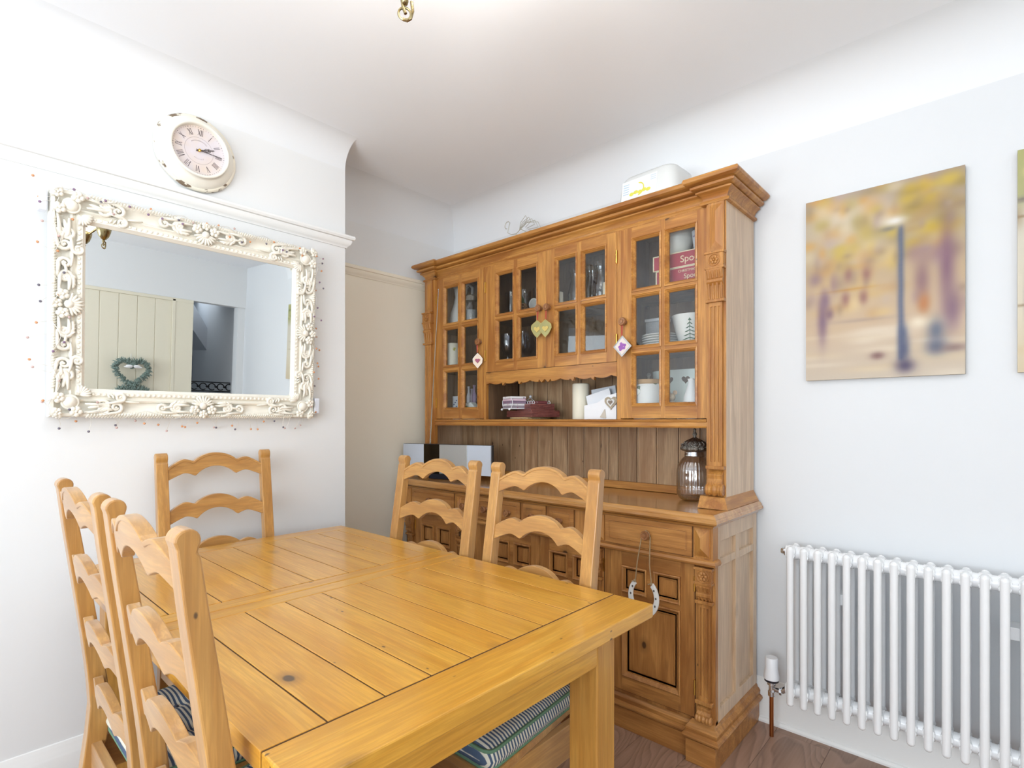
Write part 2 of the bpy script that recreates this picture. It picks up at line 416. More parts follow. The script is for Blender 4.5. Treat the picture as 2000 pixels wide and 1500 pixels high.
# wall to the camera's right: glazed door, boarding, hall opening
wr = MB()
wr.box(X1, X1 + W, YS - W, -1.45, 0, ZC + .02).box(X1, X1 + W, 0.35, 1.86, 0, 2.13).box(X1, X1 + W, 2.30, YW, 0, 2.13)
wr.box(X1, X1 + W, -1.45, 0.35, 2.28, ZC + .02).box(X1 - 0.02, X1 + W, 0.35, YW, 2.13, ZC + .02)
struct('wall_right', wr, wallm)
wf = MB()
for (a, b) in ((-1.45, -1.39), (-0.60, -0.50), (0.29, 0.35)): wf.box(X1 + 0.03, X1 + 0.08, a, b, 0.0, 2.28)
for (a, b) in ((0.0, 0.12), (2.2, 2.28)): wf.box(X1 + 0.031, X1 + 0.079, -1.45, 0.35, a, b)
wo = struct('window_2', wf, trimm)
MB().box(X1 + 0.053, X1 + 0.057, -1.39, 0.29, 0.12, 2.2).build('glass_pane', winglass, wo)
bd = MB(); y = 0.36
while y < 1.66:
    bd.box(X1 - 0.018, X1 + 0.0, y + 0.002, y + 0.144, 0.12, 2.10); y += 0.146
bd.box(X1 - 0.012, X1, 0.36, 1.68, 0.12, 2.10)
struct('trim_1', bd, cream, bevel=0.003)
struct('trim_2', MB().box(X1 - 0.026, X1, 1.68, 1.86, 0.0, 2.12).box(X1 - 0.03, X1, 0.36, 1.86, 2.10, 2.13).box(X1 - 0.03, X1 - 0.014, 1.672, 1.70, 0, 2.12), cream, bevel=0.003)
# hall beyond the opening
hl = MB(); hl.box(3.25, 3.35, 1.0, 3.4, 0, ZC).box(X1 + W, 3.3, 1.0, 1.06, 0, ZC)
struct('wall_hall', hl, hallm)
st = MB(); st.prism([(1.2, 2.5), (2.05, 2.5), (2.75, 1.30), (2.75, 1.12), (1.95, 2.3), (1.2, 2.3)], 'x', 2.75, 3.24)
struct('trim_3', st, mat('stair_soffit_paint', (214, 218, 224), 0.8))

# picture rails
rail = [(0, 0), (0.006, 0.0), (0.008, 0.006), (0.012, 0.010), (0.020, 0.018), (0.024, 0.030), (0.024, 0.036), (0.032, 0.038), (0.036, 0.046), (0.034, 0.055), (0.026, 0.058), (0, 0.058)]
tr = MB(); tr.sweep([(XB, YS), (XB, YE), (XA, YE)], [(-d if False else d, 2.072 + z) for d, z in rail])
struct('trim_4', tr, trimm, smooth=True, angle=30)
tr = MB(); tr.sweep([(XA, YE + 0.03), (XA, YW)], [(d * 0.7, 2.058 + z) for d, z in rail])
struct('trim_5', tr, alcm, smooth=True, angle=30)
# skirting boards
sk = [(0, 0), (0.018, 0), (0.018, 0.128), (0.015, 0.134), (0.014, 0.140), (0.010, 0.150), (0.008, 0.160), (0.006, 0.166), (0.004, 0.172), (0, 0.174)]
b1 = MB(); b1.sweep([(XB, YS), (XB, YE), (XA, YE)], sk)
struct('baseboard_left', b1, trimm, smooth=True, angle=30)
b2 = MB(); b2.sweep([(XA, YW), (1.6, YW)], sk)
b2.sweep([(XA, YW - 0.018), (1.6, YW - 0.018)], [(0, 0), (0.012, 0), (0.012, 0.008), (0.006, 0.016), (0, 0.018)])
struct('baseboard_back', b2, trimm, smooth=True, angle=30)

# hall lamp, hooks and heart wreaths seen in the mirror
t = thing('hall_pendant_lamp', 'small brass hall lamp under the ceiling, seen in the mirror', 'lamp', (2.3, 2.28, ZC))
MB().lathe([(0, 0), (0.07, 0), (0.06, -0.03), (0.02, -0.05), (0.012, -0.11), (0, -0.115)], (2.3, 2.28, ZC), 16).build('ceiling_cup', abrass, t, smooth=True)
t = thing('coat_hook_rail', 'black wrought-iron scroll rail in the hall, seen in the mirror', 'hook rail', (X1 + 0.35, 2.2, 1.15))
h = MB(); X = X1 + 0.35
for z in (1.30, 1.20): h.tube([(X, 1.95, z), (X, 2.50, z)], 0.006)
for k in range(6):
    c = 2.0 + 0.09 * k; h.tube([(X, c + 0.036 * math.cos(a), 1.25 + 0.036 * math.sin(a)) for a in [i * 0.5 for i in range(12)]], 0.006, 6)
    h.ell((X, c + 0.045, 1.25), 0.01, 0.02, 0.012)
h.build('scroll_rail', black, t, smooth=True)
struct('trim_6', MB().box(X1 + 0.36, X1 + 0.40, 1.86, 2.372, 1.10, 1.16), hallm)

def heart(n=40, s=1.0):
    pts = []
    for i in range(n):
        a = 2 * PI * i / n
        pts.append((s * 16 * math.sin(a) ** 3 / 17.0, s * (13 * math.cos(a) - 5 * math.cos(2 * a) - 2 * math.cos(3 * a) - math.cos(4 * a)) / 17.0))
    return pts
leafm = mat('grey_green_lavender', (122, 140, 132), 0.8)
ribw = mat('white_ribbon', (240, 240, 240), 0.7)
def wreath(name, cy, cz, s, label):
    t = thing(name, label, 'wreath', (X1 - 0.05, cy, cz))
    m_ = MB()
    for (a, b) in heart(70, s):
        for k in range(7):
            an = random.uniform(0, 2 * PI); l = random.uniform(0.03, 0.055); ox = X1 - 0.06 - random.uniform(0, 0.03)
            y0, z0 = cy + a + random.uniform(-.012, .012), cz + b + random.uniform(-.012, .012)
            rad = math.atan2(b, a) + random.uniform(-0.9, 0.9)
            m_.tube([(ox, y0, z0), (ox - 0.012, y0 + l * 0.5 * math.cos(rad), z0 + l * 0.5 * math.sin(rad)), (ox, y0 + l * math.cos(rad), z0 + l * math.sin(rad))], [0.004, 0.006, 0.001], 4)
    m_.build('lavender_sprigs', leafm, t)
    r = MB(); bx = X1 - 0.11
    for sg in (-1, 1):
        r.ell((bx, cy + sg * 0.03, cz + s * 0.42), 0.008, 0.03, 0.012); r.ell((bx, cy + sg * 0.04, cz + s * 0.34), 0.004, 0.035, 0.008)
    r.build('bow', ribw, t, smooth=True)
    MB().tube([(X1 - 0.03, cy, cz + s * 0.4), (X1 - 0.022, cy, cz + s * 1.35)], 0.002, 5).build('ribbon_loop', ribw, t)
    return t
wreath('heart_wreath', 1.338, 1.375, 0.125, 'upper heart wreath of grey lavender on the cream boarding, seen in the mirror')
wreath('heart_wreath', 1.338, 1.115, 0.125, 'lower lavender heart wreath, only its top showing in the mirror')

# ------------------------------------------------------------------ table
TZ = 0.78; tx0, tx1, ty0, ty1 = -2.18, -0.66, 0.322, 1.257; tm = -1.430
T = thing('dining_table', 'long honey-pine dining table with planked top in the middle of the room', 'table', (-1.42, 0.79, 0))
edges = [ty0, 0.425, 0.531, 0.631, 0.732, 0.850, 0.957, 1.072, 1.165, ty1]
edges2 = [ty0, 0.40, 0.52, 0.645, 0.77, 0.885, 1.0, 1.10, 1.19, ty1]
def top_half(x0, x1, e, bb_out, bb_in):
    m_ = MB(); g = 0.0017
    lo, hi = (x0, x1)
    # cross boards at both ends, planks between them
    a0 = lo + (bb_out if lo == tx0 else bb_in); a1 = hi - (bb_out if hi == tx1 else bb_in)
    for i in range(len(e) - 1):
        m_.box(a0 + g, a1 - g, e[i] + g * (i > 0), e[i + 1] - g * (i < len(e) - 2), TZ - 0.034, TZ)
    m_.cur = 1
    for q in e[1:-1]: m_.box(a0 + g, a1 - g, q - g, q + g, TZ - 0.03, TZ - 0.0009)
    if hi == tx1: m_.box(a1 - g, a1 + 0.0016, e[0] + 0.002, e[-1] - 0.002, TZ - 0.03, TZ - 0.0009)
    return m_, a0, a1
seam = mat('dark_plank_seam', (84, 54, 24), 0.8)
for (lo, hi, e) in ((tx0, tm - 0.0015, edges2), (tm + 0.0015, tx1, edges)):
    m_, a0, a1 = top_half(lo, hi, e, 0.117 if hi == tx1 else 0.085, 0.057)
    o = m_.build('tabletop', [TBL['x'], seam], T, bevel=0.0010)
    e2 = MB(); g = 0.0016 if hi == tx1 else 0.0008
    MB().box(lo, a0 - 0.0002, ty0, ty1, TZ - 0.034, TZ).build('end_board', TBL['y'], T, bevel=0.003)
    MB().box(a1 + g, hi, ty0, ty1, TZ - 0.034, TZ).build('end_board', TBL['y'], T, bevel=0.003)
for bx_, ax_ in (((tx0 + 0.1, tx1 - 0.1, ty0 + 0.062, ty0 + 0.087), 'x'), ((tx0 + 0.1, tx1 - 0.1, ty1 - 0.147, ty1 - 0.122), 'x'), ((tx1 - 0.065, tx1 - 0.042, ty0 + 0.09, ty1 - 0.15), 'y'), ((tx0 + 0.045, tx0 + 0.068, ty0 + 0.09, ty1 - 0.15), 'y')):
    MB().box(*bx_, 0.672, TZ - 0.034).build('apron', TBL[ax_], T, bevel=0.002)
for lx in (tx0 + 0.035, tx1 - 0.122):
    for ly in (ty0 + 0.06, ty1 - 0.195 + 0.0):
        ly2 = ly
        MB().box(lx, lx + 0.082, ly2, ly2 + 0.076, 0, TZ - 0.035).build('leg', TBLEG, T, bevel=0.004)

# ------------------------------------------------------------------ chairs
def lerp_prof(z, prof):
    for (z0, a), (z1, b) in zip(prof, prof[1:]):
        if z0 >= z >= z1: return a + (b - a) * (z0 - z) / (z0 - z1)
    return prof[-1][1]
rear = [(1.10, -.063), (.99, -.051), (.85, -.033), (.70, -.014), (.60, -.003), (.52, .002), (.45, -.004), (.30, -.023), (.15, -.042), (0, -.060)]
front = [(1.10, -.036), (.985, -.020), (.834, .003), (.70, .022), (.60, .036), (.52, .043), (.45, .040), (.30, .020), (.15, .0), (0, -.020)]
HW, PW = 0.220, 0.042
def chair_proto():
    t = thing('dining_chair', '', 'chair', (0, 0, 0), local=True)
    for sg in (-1, 1):
        poly = []
        zs = [1.078, 1.05, .99, .92, .85, .77, .70, .63, .58, .545, .52, .49, .45, .38, .30, .15, 0]
        poly += [(lerp_prof(z, rear), z) for z in zs]
        poly += [(lerp_prof(z, front), z) for z in zs[::-1][:-1]]
        fy = lerp_prof(1.066, front)
        poly += [(fy + 0.000, 1.066), (fy - 0.004, 1.071)]
        cy = (lerp_prof(1.083, rear) + lerp_prof(1.083, front)) / 2; r = 0.0165
        for k in range(0, 11):
            a = -0.25 + (PI + 0.25) * k / 10
            poly.append((cy + r * math.cos(a), 1.088 + r * math.sin(a)))
        x0 = sg * HW; x1 = sg * (HW - PW)
        MB().prism(poly, 'x', min(x0, x1), max(x0, x1)).build('rear_post', CH['z'], t, bevel=0.003)
        MB().box(sg * 0.205 - 0.022, sg * 0.205 + 0.022, 0.375, 0.419, 0, 0.44).build('leg', CH['z'], t, bevel=0.003)
    n = 60; hw = HW - PW + 0.006
    def up(x):
        a = abs(x) / 0.178
        if a < 0.46: return 0.018 + 0.030 * (1 - (a / 0.46) ** 2) ** 0.8
        if a < 1: 
            s = (a - 0.46) / 0.54
            return 0.018 + 0.010 * math.sin(min(1, s / 0.40) * PI / 2) - (0.028 * max(0, (s - 0.40) / 0.6) ** 1.3)
        return 0.0
    def lo(x):
        a = abs(x) / 0.178
        if a < 0.43: return -0.036 + 0.034 * (1 - (a / 0.43) ** 2) ** 0.8
        if a < 1:
            s = (a - 0.43) / 0.57
            return -0.036 + 0.013 * math.sin(min(1, s / 0.42) * PI / 2) - (0.022 * max(0, (s - 0.42) / 0.58) ** 1.2)
        return -0.045
    def rung(z0, name, bead=False):
        def strip(up_, lo_, th0, th1):
            m_ = MB(); vs = []; fs = []
            for i in range(n + 1):
                x = -hw + 2 * hw * i / n
                bow = -0.016 * (1 - (x / hw) ** 2)
                for (zz) in (lo_(x), up_(x)):
                    z = z0 + zz; yc = (lerp_prof(z, rear) + lerp_prof(z, front)) / 2 + bow + 0.002
                    vs += [(x, yc - th0, z), (x, yc + th1, z)]
            for i in range(n):
                a = i * 4; b = a + 4
                fs += [(a, b, b + 2, a + 2), (a + 1, a + 3, b + 3, b + 1), (a, a + 1, b + 1, b), (a + 2, b + 2, b + 3, a + 3)]
            fs += [(0, 2, 3, 1), (n * 4, n * 4 + 1, n * 4 + 3, n * 4 + 2)]
            return m_.add(vs, fs)
        if bead:
            m_ = strip(lambda x: up(x) - 0.001, lo, 0.0095, 0.0095)
            b_ = strip(up, lambda x: up(x) - 0.0095, 0.0118, 0.0118)
            m_.add(b_.v, b_.f)
        else: m_ = strip(up, lo, 0.010, 0.010)
        m_.build(name, CH['x'], t, bevel=0.0018)
    for k, z0 in enumerate((1.052, 0.897, 0.740, 0.585)): rung(z0, 'back_rung', k == 0)
    MB().prism([(-0.185, 0.045), (0.185, 0.045), (0.235, 0.435), (-0.235, 0.435)], 'z', 0.425, 0.448).build('seat', CH['x'], t, bevel=0.004)
    MB().box(-0.205, 0.205, 0.395, 0.417, 0.335, 0.425).build('seat_rail', CH['x'], t, bevel=0.002)
    MB().box(-0.19, 0.19, 0.004, 0.026, 0.36, 0.425).build('seat_rail', CH['x'], t, bevel=0.002)
    for sg in (-1, 1): MB().box(sg * 0.206 - 0.011, sg * 0.206 + 0.011, 0.02, 0.385, 0.335, 0.425).build('seat_rail', CH['y'], t, bevel=0.002)
    for sg in (-1, 1): MB().box(sg * 0.203 - 0.009, sg * 0.203 + 0.009, 0.0, 0.39, 0.14, 0.175).build('stretcher', CH['y'], t, bevel=0.003)
    MB().box(-0.2, 0.2, 0.19, 0.208, 0.142, 0.172).build('stretcher', CH['x'], t, bevel=0.003)
    return t
def cushion_proto():
    t = thing('seat_cushion', '', 'cushion', (0, 0, 0), local=True)
    n = 28; z0, z1 = 0.450, 0.492; y0, y1 = 0.040, 0.425
    def W_(v): return 0.19 + 0.035 * v
    def P(u, v, top):
        e = 0.13; r = 1.0
        x = u * W_(v * 0.5 + 0.5); y = (y0 + y1) / 2 + v * (y1 - y0) / 2
        # rounded corners
        k = max(0, abs(u) - (1 - e)) / e; l = max(0, abs(v) - (1 - e)) / e
        q = math.hypot(k, l)
        if q > 1:
            x -= math.copysign((abs(u) - (1 - e)) * (1 - 1 / q) * W_(0.5), u); y -= math.copysign((abs(v) - (1 - e)) * (1 - 1 / q) * (y1 - y0) / 2, v)
        puff = 0.018 * ((1 - u ** 6) * (1 - v ** 6)) ** 0.5
        for (a, b) in ((-.36, -.36), (.36, -.36), (-.36, .36), (.36, .36), (0, 0)):
            d = math.hypot(u - a, v - b); puff -= 0.016 * math.exp(-(d / 0.13) ** 2)
        return (x, y, z1 + puff) if top else (x, y, z0)
    vs = []; fs = []
    for top in (0, 1):
        for i in range(n + 1):
            for j in range(n + 1): vs.append(P(-1 + 2 * i / n, -1 + 2 * j / n, top))
    N = (n + 1) ** 2
    for i in range(n):
        for j in range(n):
            a = i * (n + 1) + j
            fs.append((a, a + 1, a + n + 2, a + n + 1)); fs.append((N + a, N + a + n + 1, N + a + n + 2, N + a + 1))
    per = [(i, 0) for i in range(n)] + [(n, j) for j in range(n)] + [(i, n) for i in range(n, 0, -1)] + [(0, j) for j in range(n, 0, -1)]
    idx = [i * (n + 1) + j for i, j in per]
    mid = []
    for q in idx:
        p, r = Vector(vs[q]), Vector(vs[N + q]); c = Vector((0, (y0 + y1) / 2, 0)); m_ = (p + r) / 2; d = Vector((m_.x - c.x, m_.y - c.y, 0)).normalized()
        vs.append(tuple(m_ + d * 0.010)); mid.append(len(vs) - 1)
    for k in range(len(idx)):
        a, b = idx[k], idx[(k + 1) % len(idx)]; ma, mb_ = mid[k], mid[(k + 1) % len(idx)]
        fs.append((a, b, mb_, ma)); fs.append((ma, mb_, N + b, N + a))
    MB().add(vs, fs).build('cushion_pad', ticking, t, smooth=True, angle=180)
    for off, dz in ((0, 0.002), (N, 0.0)):
        MB().tube([Vector(vs[off + q]) + Vector((0, 0, dz)) for q in idx[::1]], 0.0045, 6, closed=True).build('piping', piping, t, smooth=True)
    btn = mat('cushion_button', (90, 100, 120), 0.8)
    for (a, b) in ((-.36, -.36), (.36, -.36), (-.36, .36), (.36, .36)):
        p = P(a, b, 1); MB().ell((p[0], p[1], p[2] + 0.002), 0.007, 0.007, 0.004).build('tuft_button', btn, t, smooth=True)
    return t
c0 = chair_proto(); k0 = cushion_proto()
spots = [((-1.018, 0.285, 0), 0, (0.99, 1, 1.0), 'pine ladder-back chair with its back to the camera, nearest of the chairs', 'on the nearest chair, back to the camera'),
         ((-1.532, 0.285, 0), 0, (1.03, 1, 1.0), 'pine ladder-back chair at far left, beside the nearest chair and the wall', 'on the far-left chair'),
         ((-2.208, 0.764, 0), -PI / 2, (0.925, 0.87, 1.022), 'pine ladder-back chair at the head of the table against the wall under the mirror', 'on the chair under the mirror, hidden by the table'),
         ((-1.610, 1.289, 0), PI, (1.055, 1, 1.0), 'pale ladder-back chair in front of the silver stereo', 'on the chair before the stereo, mostly under the table'),
         ((-1.085, 1.289, 0), PI, (1.005, 1, 1.0), 'pale ladder-back chair before the dresser, the one nearer the horseshoe', 'on the chair nearer the horseshoe, seen under the tabletop')]
for i, (loc, rz, sc, lab, cl) in enumerate(spots):
    a = c0 if i == 0 else copy_tree(c0); b = k0 if i == 0 else a if i == 2 else copy_tree(k0)
    for o in (a, b): o.location = loc; o.rotation_euler = (0, 0, rz); o.scale = sc
    a['label'] = lab; a['group'] = 'ladder-back chairs around the table'
    if i != 2: b['label'] = 'blue and cream striped seat cushion ' + cl; b['group'] = 'striped chair cushions'

# ------------------------------------------------------------------ dresser
XR, XL = -0.775, -2.585          # upper cabinet sides
YD = 2.066                       # door plane of the upper cabinet
D = thing('dresser', 'large carved pine dresser with glazed cupboards above and drawers below, against the wall', 'dresser', (-1.672, 2.14, 0))
def sx(x): return x * 1.0054
# --- base
bxr, bxl = -0.763, -2.590
MB().box(bxr - 0.10 - 0.0, bxr + 0.011, 1.888, YW - 0.02, 0, 0.084).box(bxl - 0.011, bxl + 0.10, 1.888, YW - 0.02, 0, 0.084).box(bxl + 0.10, bxr - 0.10, 1.912, 1.935, 0, 0.084).build('plinth', LOW['x'], D, bevel=0.002)
pl = MB()
path = [(bxl, YW - 0.02), (bxl, 1.908), (bxl + 0.088, 1.908), (bxl + 0.088, 1.930), (bxr - 0.088, 1.930), (bxr - 0.088, 1.908), (bxr, 1.908), (bxr, YW - 0.02)]
def outline(pts): return pts[::-1]
pl.sweep(outline(path)[::-1], [(-0.03, 0.084), (0.014, 0.084), (0.022, 0.088), (0.025, 0.096), (0.022, 0.104), (0.013, 0.108), (0.014, 0.112), (0.015, 0.124), (0.010, 0.132), (0.004, 0.137), (0.003, 0.143), (-0.004, 0.152), (-0.03, 0.152)])
PLM = pl.build('plinth_moulding', LOW['x'], D, smooth=True, angle=30)
cs = MB()
cs.box(bxl, bxl + 0.02, 1.918, YW - 0.02, 0.15, 0.87)
cs.box(bxl, bxl + 0.095, 1.918, 1.94, 0.15, 0.725).box(bxr - 0.078, bxr - 0.0, 1.918, 1.94, 0.15, 0.725)
cs.box(-1.2295, -1.199, 1.918, 1.94, 0.15, 0.725).box(-2.06, -1.925, 1.918, 1.94, 0.15, 0.725).box(-2.14, -2.06, 1.918, 1.94, 0.15, 0.725).box(-1.30, -1.2305, 1.918, 1.94, 0.15, 0.725)
cs.box(bxl + 0.001, bxr - 0.001, 1.922, 1.939, 0.70, 0.7445).box(bxl, bxr, 1.922, 1.94, 0.14, 0.16)
cs.box(bxl + 0.011, bxr - 0.031, 1.945, 2.35, 0.15, 0.17).box(bxl + 0.02, bxr - 0.03, 2.33, 2.35, 0.15, 0.87)
cs.cur = 1
for (a, b) in ((-1.197, -0.839), (-2.50, -2.142), (-1.924, -1.2305)): cs.box(a - 0.003, a + 0.001, 1.9174, 1.9185, 0.153, 0.7218).box(b - 0.001, b + 0.003, 1.9174, 1.9185, 0.153, 0.7218).box(a, b, 1.9174, 1.9185, 0.153, 0.157).box(a, b, 1.9174, 1.9185, 0.7175, 0.7212)
cs.build('base_carcass', [LOW['z'], seam], D)
# right side of the base: framed panels
sp = MB()
sp.box(bxr - 0.016, bxr, 1.9404, 1.963, 0.15, 0.87).box(bxr - 0.016, bxr, 2.115, 2.157, 0.15, 0.81).box(bxr - 0.016, bxr, 2.311, YW - 0.02, 0.15, 0.87)
sp.box(bxr - 0.0165, bxr - 0.0005, 1.963, 2.311, 0.806, 0.87).box(bxr - 0.0165, bxr - 0.0005, 1.963, 2.311, 0.150, 0.200)
sp.box(bxr - 0.0165, bxr - 0.0005, 1.963, 2.115, 0.714, 0.742).box(bxr - 0.0165, bxr - 0.0005, 2.157, 2.311, 0.711, 0.738)
sp.box(bxr - 0.03, bxr - 0.012, 1.9406, YW - 0.02, 0.152, 0.866)
sp.build('side_panel', SIDE, D, bevel=0.0018)
# drawer-level frame standing proud
YF = 1.890
fr = MB(); fr.box(bxl, bxr - 0.0, YF + 0.004, 1.9402, 0.745, 0.873)
fr.cur = 1
for (a, b) in [(-1.206, -0.838), (-2.500, -2.140)] + [(-1.366 - 0.1545 * k - 0.1325, -1.366 - 0.1545 * k) for k in range(5)]: fr.box(a - 0.003, b + 0.003, YF + 0.0034, YF + 0.02, 0.749, 0.865)
fr.build('drawer_frame', [LOW['z'], seam], D)
rm = MB(); rm.sweep([(bxl, 1.94), (bxl, 1.898), (bxr, 1.898), (bxr, 1.94)], [(-0.02, 0.722), (0.004, 0.722), (0.010, 0.725), (0.013, 0.733), (0.010, 0.742), (0.004, 0.746), (-0.02, 0.746)])
rm.build('drawer_rail_moulding', LOW['x'], D, smooth=True, angle=35)
# worktop
wt = MB(); wt.box(bxl - 0.004, bxr + 0.004, 1.886, YW - 0.018, 0.866, 0.911)
wt.sweep([(bxl, YW - 0.018), (bxl, 1.890), (bxr, 1.890), (bxr, YW - 0.018)], [(-0.02, 0.862), (0.003, 0.863), (0.006, 0.869), (0.012, 0.874), (0.021, 0.877), (0.026, 0.884), (0.024, 0.892), (0.020, 0.896), (0.020, 0.899), (0.015, 0.907), (0.007, 0.912), (-0.02, 0.912)])
wt.build('worktop', pine('worktop_pine', (204, 150, 84), (176, 120, 60), 'x', rough=0.2, coat=0.6, knots=0.2), D, smooth=True, angle=30)
KN = [(0, 0), (0.011, 0), (0.012, -0.004), (0.008, -0.008), (0.0085, -0.014), (0.017, -0.019), (0.0195, -0.024), (0.019, -0.029), (0.016, -0.033), (0.012, -0.0325), (0.011, -0.0305), (0.008, -0.0305), (0.007, -0.033), (0.0, -0.034)]
def knob(x, y, z, parent, s=1.0, name='knob'):
    return MB().lathe([(r * s, d * s) for r, d in KN], (x, y, z), 20, axis='y').build(name, KNOB, parent, smooth=True, angle=50)
def raised(mb, x0, x1, z0, z1, y, m=0.022, d=0.010):
    """bolection moulding with a fielded panel set back from plane y"""
    mb.ring(x0, x1, z0, z1, [(0, y + 0.002), (0, y - 0.005), (0.004, y - 0.007), (0.008, y - 0.004), (m * .6, y + d * .5), (m * .72, y + d * .55), (m * .72, y + d), (m, y + d), (m, y + d + 0.002)])
    xi0, xi1, zi0, zi1 = x0 + m * .7, x1 - m * .7, z0 + m * .7, z1 - m * .7
    mb.box(xi0, xi1, y + d, y + d + 0.006, zi0, zi1)
    w_ = min(xi1 - xi0, zi1 - zi0)
    f = min(0.022, w_ * 0.24)
    mb.ring(xi0 + f * .6, xi1 - f * .6, zi0 + f * .6, zi1 - f * .6, [(0, y + d - 0.0005), (0.0008, y + d - 0.003), (f, y + d - 0.004), (f, y + d - 0.001)])
    mb.box(xi0 + f * 1.6, xi1 - f * 1.6, y + d - 0.004, y + d, zi0 + f * 1.6, zi1 - f * 1.6)
def plate(mb, x0, x1, z0, z1, y0, y1, holes):
    """board with rectangular holes; holes share a grid of xs and zs"""
    xs = sorted({x0, x1} | {h[0] for h in holes} | {h[1] for h in holes}); zs = sorted({z0, z1} | {h[2] for h in holes} | {h[3] for h in holes})
    def inh(x, z): return any(h[0] < x < h[1] and h[2] < z < h[3] for h in holes)
    for i in range(len(xs) - 1):
        run = None; mb.cur = 1 if any(inh((xs[i] + xs[i + 1]) / 2, (zs[j] + zs[j + 1]) / 2) for j in range(len(zs) - 1)) else 0
        for j in range(len(zs) - 1):
            o = inh((xs[i] + xs[i + 1]) / 2, (zs[j] + zs[j + 1]) / 2)
            if not o and run is None: run = zs[j]
            if o and run is not None: mb.box(xs[i], xs[i + 1], y0, y1, run, zs[j]); run = None
        if run is not None: mb.box(xs[i], xs[i + 1], y0, y1, run, zs[-1])
def drawer(x0, x1, z0, z1, kx=None, keyhole=False, s=1.0):
    m_ = MB(); m_.box(x0, x1, YF - 0.004, YF + 0.012, z0, z1)
    i = 0.018
    m_.ring(x0 + i, x1 - i, z0 + i, z1 - i, [(0, YF - 0.0035), (0, YF - 0.0060), (0.002, YF - 0.0075), (0.004, YF - 0.0035)])
    m_.box(x0 + i + 0.004, x1 - i - 0.004, YF - 0.0062, YF - 0.003, z0 + i + 0.004, z1 - i - 0.004)
    o = m_.build('drawer', LOW['x'], D, bevel=0.001)
    knob(kx if kx else (x0 + x1) / 2, YF - 0.006, (z0 + z1) / 2, o, s)
    return o
drawer(-1.206, -0.838, 0.752, 0.862, -1.012, s=0.95)
drawer(-2.500, -2.140, 0.752, 0.862, s=0.95)
for k in range(5):
    a = -1.366 - 0.1545 * k; drawer(a - 0.1325, a, 0.752, 0.862, s=0.88)
for (a, b) in ((-0.832, -0.771), (-1.274, -1.213), (-2.128, -2.066), (-2.575, -2.512)):
    m_ = MB(); m_.box(a, b, YF + 0.0, YF + 0.01, 0.754, 0.860); y = YF; c = (a + b) / 2
    m_.add([(a + .004, y, .758), (b - .004, y, .758), (b - .004, y, .856), (a + .004, y, .856), (c, y - .016, .790), (c, y - .016, .824)], [(0, 1, 4), (1, 2, 5, 4), (2, 3, 5), (3, 0, 4, 5), (0, 3, 2, 1)])
    m_.build('diamond_block', UP['z'], D)
# lower doors
def low_door(x0, x1, hinge):
    z0, z1 = 0.156, 0.718; st_ = 0.054; xm = (x0 + x1) / 2
    pa = [(x0 + st_, xm - 0.014, 0.555, 0.662), (xm + 0.014, x1 - st_, 0.555, 0.662), (x0 + st_, x1 - st_, 0.215, 0.534)]
    m_ = MB(); plate(m_, x0, x1, z0, z1, 1.913, 1.933, pa)
    o = m_.build('door', [LOW['z'], LOW['x']], D, bevel=0.0012)
    p_ = MB()
    for h in pa[:2]: raised(p_, h[0], h[1], h[2], h[3], 1.913, 0.019)
    raised(p_, *pa[2][:2], pa[2][2], pa[2][3], 1.913, 0.026, 0.012)
    p_.build('moulded_panel', LOW['z'], o)
    hx = x1 + 0.0015 if hinge > 0 else x0 - 0.0015
    for hz in (0.24, 0.62): MB().lathe([(0, 0), (0.0035, 0), (0.0035, 0.055), (0, 0.055)], (hx, 1.911, hz), 8).build('hinge', brass, o, smooth=True)
low_door(-1.197, -0.839, 1); low_door(-2.50, -2.142, -1); low_door(-1.574 + 0.001, -1.2305, 1); low_door(-1.924, -1.5755, -1)
# carved pilasters, lower and upper
def rosette(m_, c, z, y, r=0.019):
    m_.lathe([(r + 0.005, 0.002), (r + 0.005, -0.003), (r + 0.001, -0.003), (r, 0.001), (0, 0.001)], (c, y, z), 20, axis='y')
    for k in range(6):
        a = k * PI / 3; m_.ell((c + 0.011 * math.cos(a), y - 0.001, z + 0.011 * math.sin(a)), 0.0065, 0.004, 0.0065, 8, 5)
    m_.ell((c, y - 0.002, z), 0.005, 0.005, 0.005, 8, 5)
def volute(m_, a, b, zt, zb, y):
    h = zt - zb
    prof = [(y + 0.014, zt), (y - 0.006, zt - 0.02 * h / .1), (y - 0.004, zt - 0.35 * h), (y - 0.012, zt - 0.48 * h), (y - 0.012, zt - .60 * h), (y + 0.014, zb + 0.01)]
    m_.prism(prof, 'x', a + 0.004, b - 0.004)
    r = 0.25 * h; c = (y - 0.004, zb + r)
    m_.lathe([(0, a - 0.001), (r * .8, a - 0.001), (r * .95, a + 0.004), (r * .82, a + 0.010), (r * .95, a + 0.014), (r * .75, a + 0.020), (r * 1.0, (a + b) / 2), (r * .75, b - 0.020), (r * .95, b - 0.014), (r * .82, b - 0.010), (r * .95, b - 0.004), (r * .8, b + 0.001), (0, b + 0.001)], (0, c[0], c[1]), 18, axis='x')
    for e, s_ in ((a - 0.001, -1), (b + 0.001, 1)):
        m_.tube([(e, c[0] + (r * .75 - r * .055 * k) * math.cos(k * .7), c[1] + (r * .75 - r * .055 * k) * math.sin(k * .7)) for k in range(12)], 0.0016, 5)
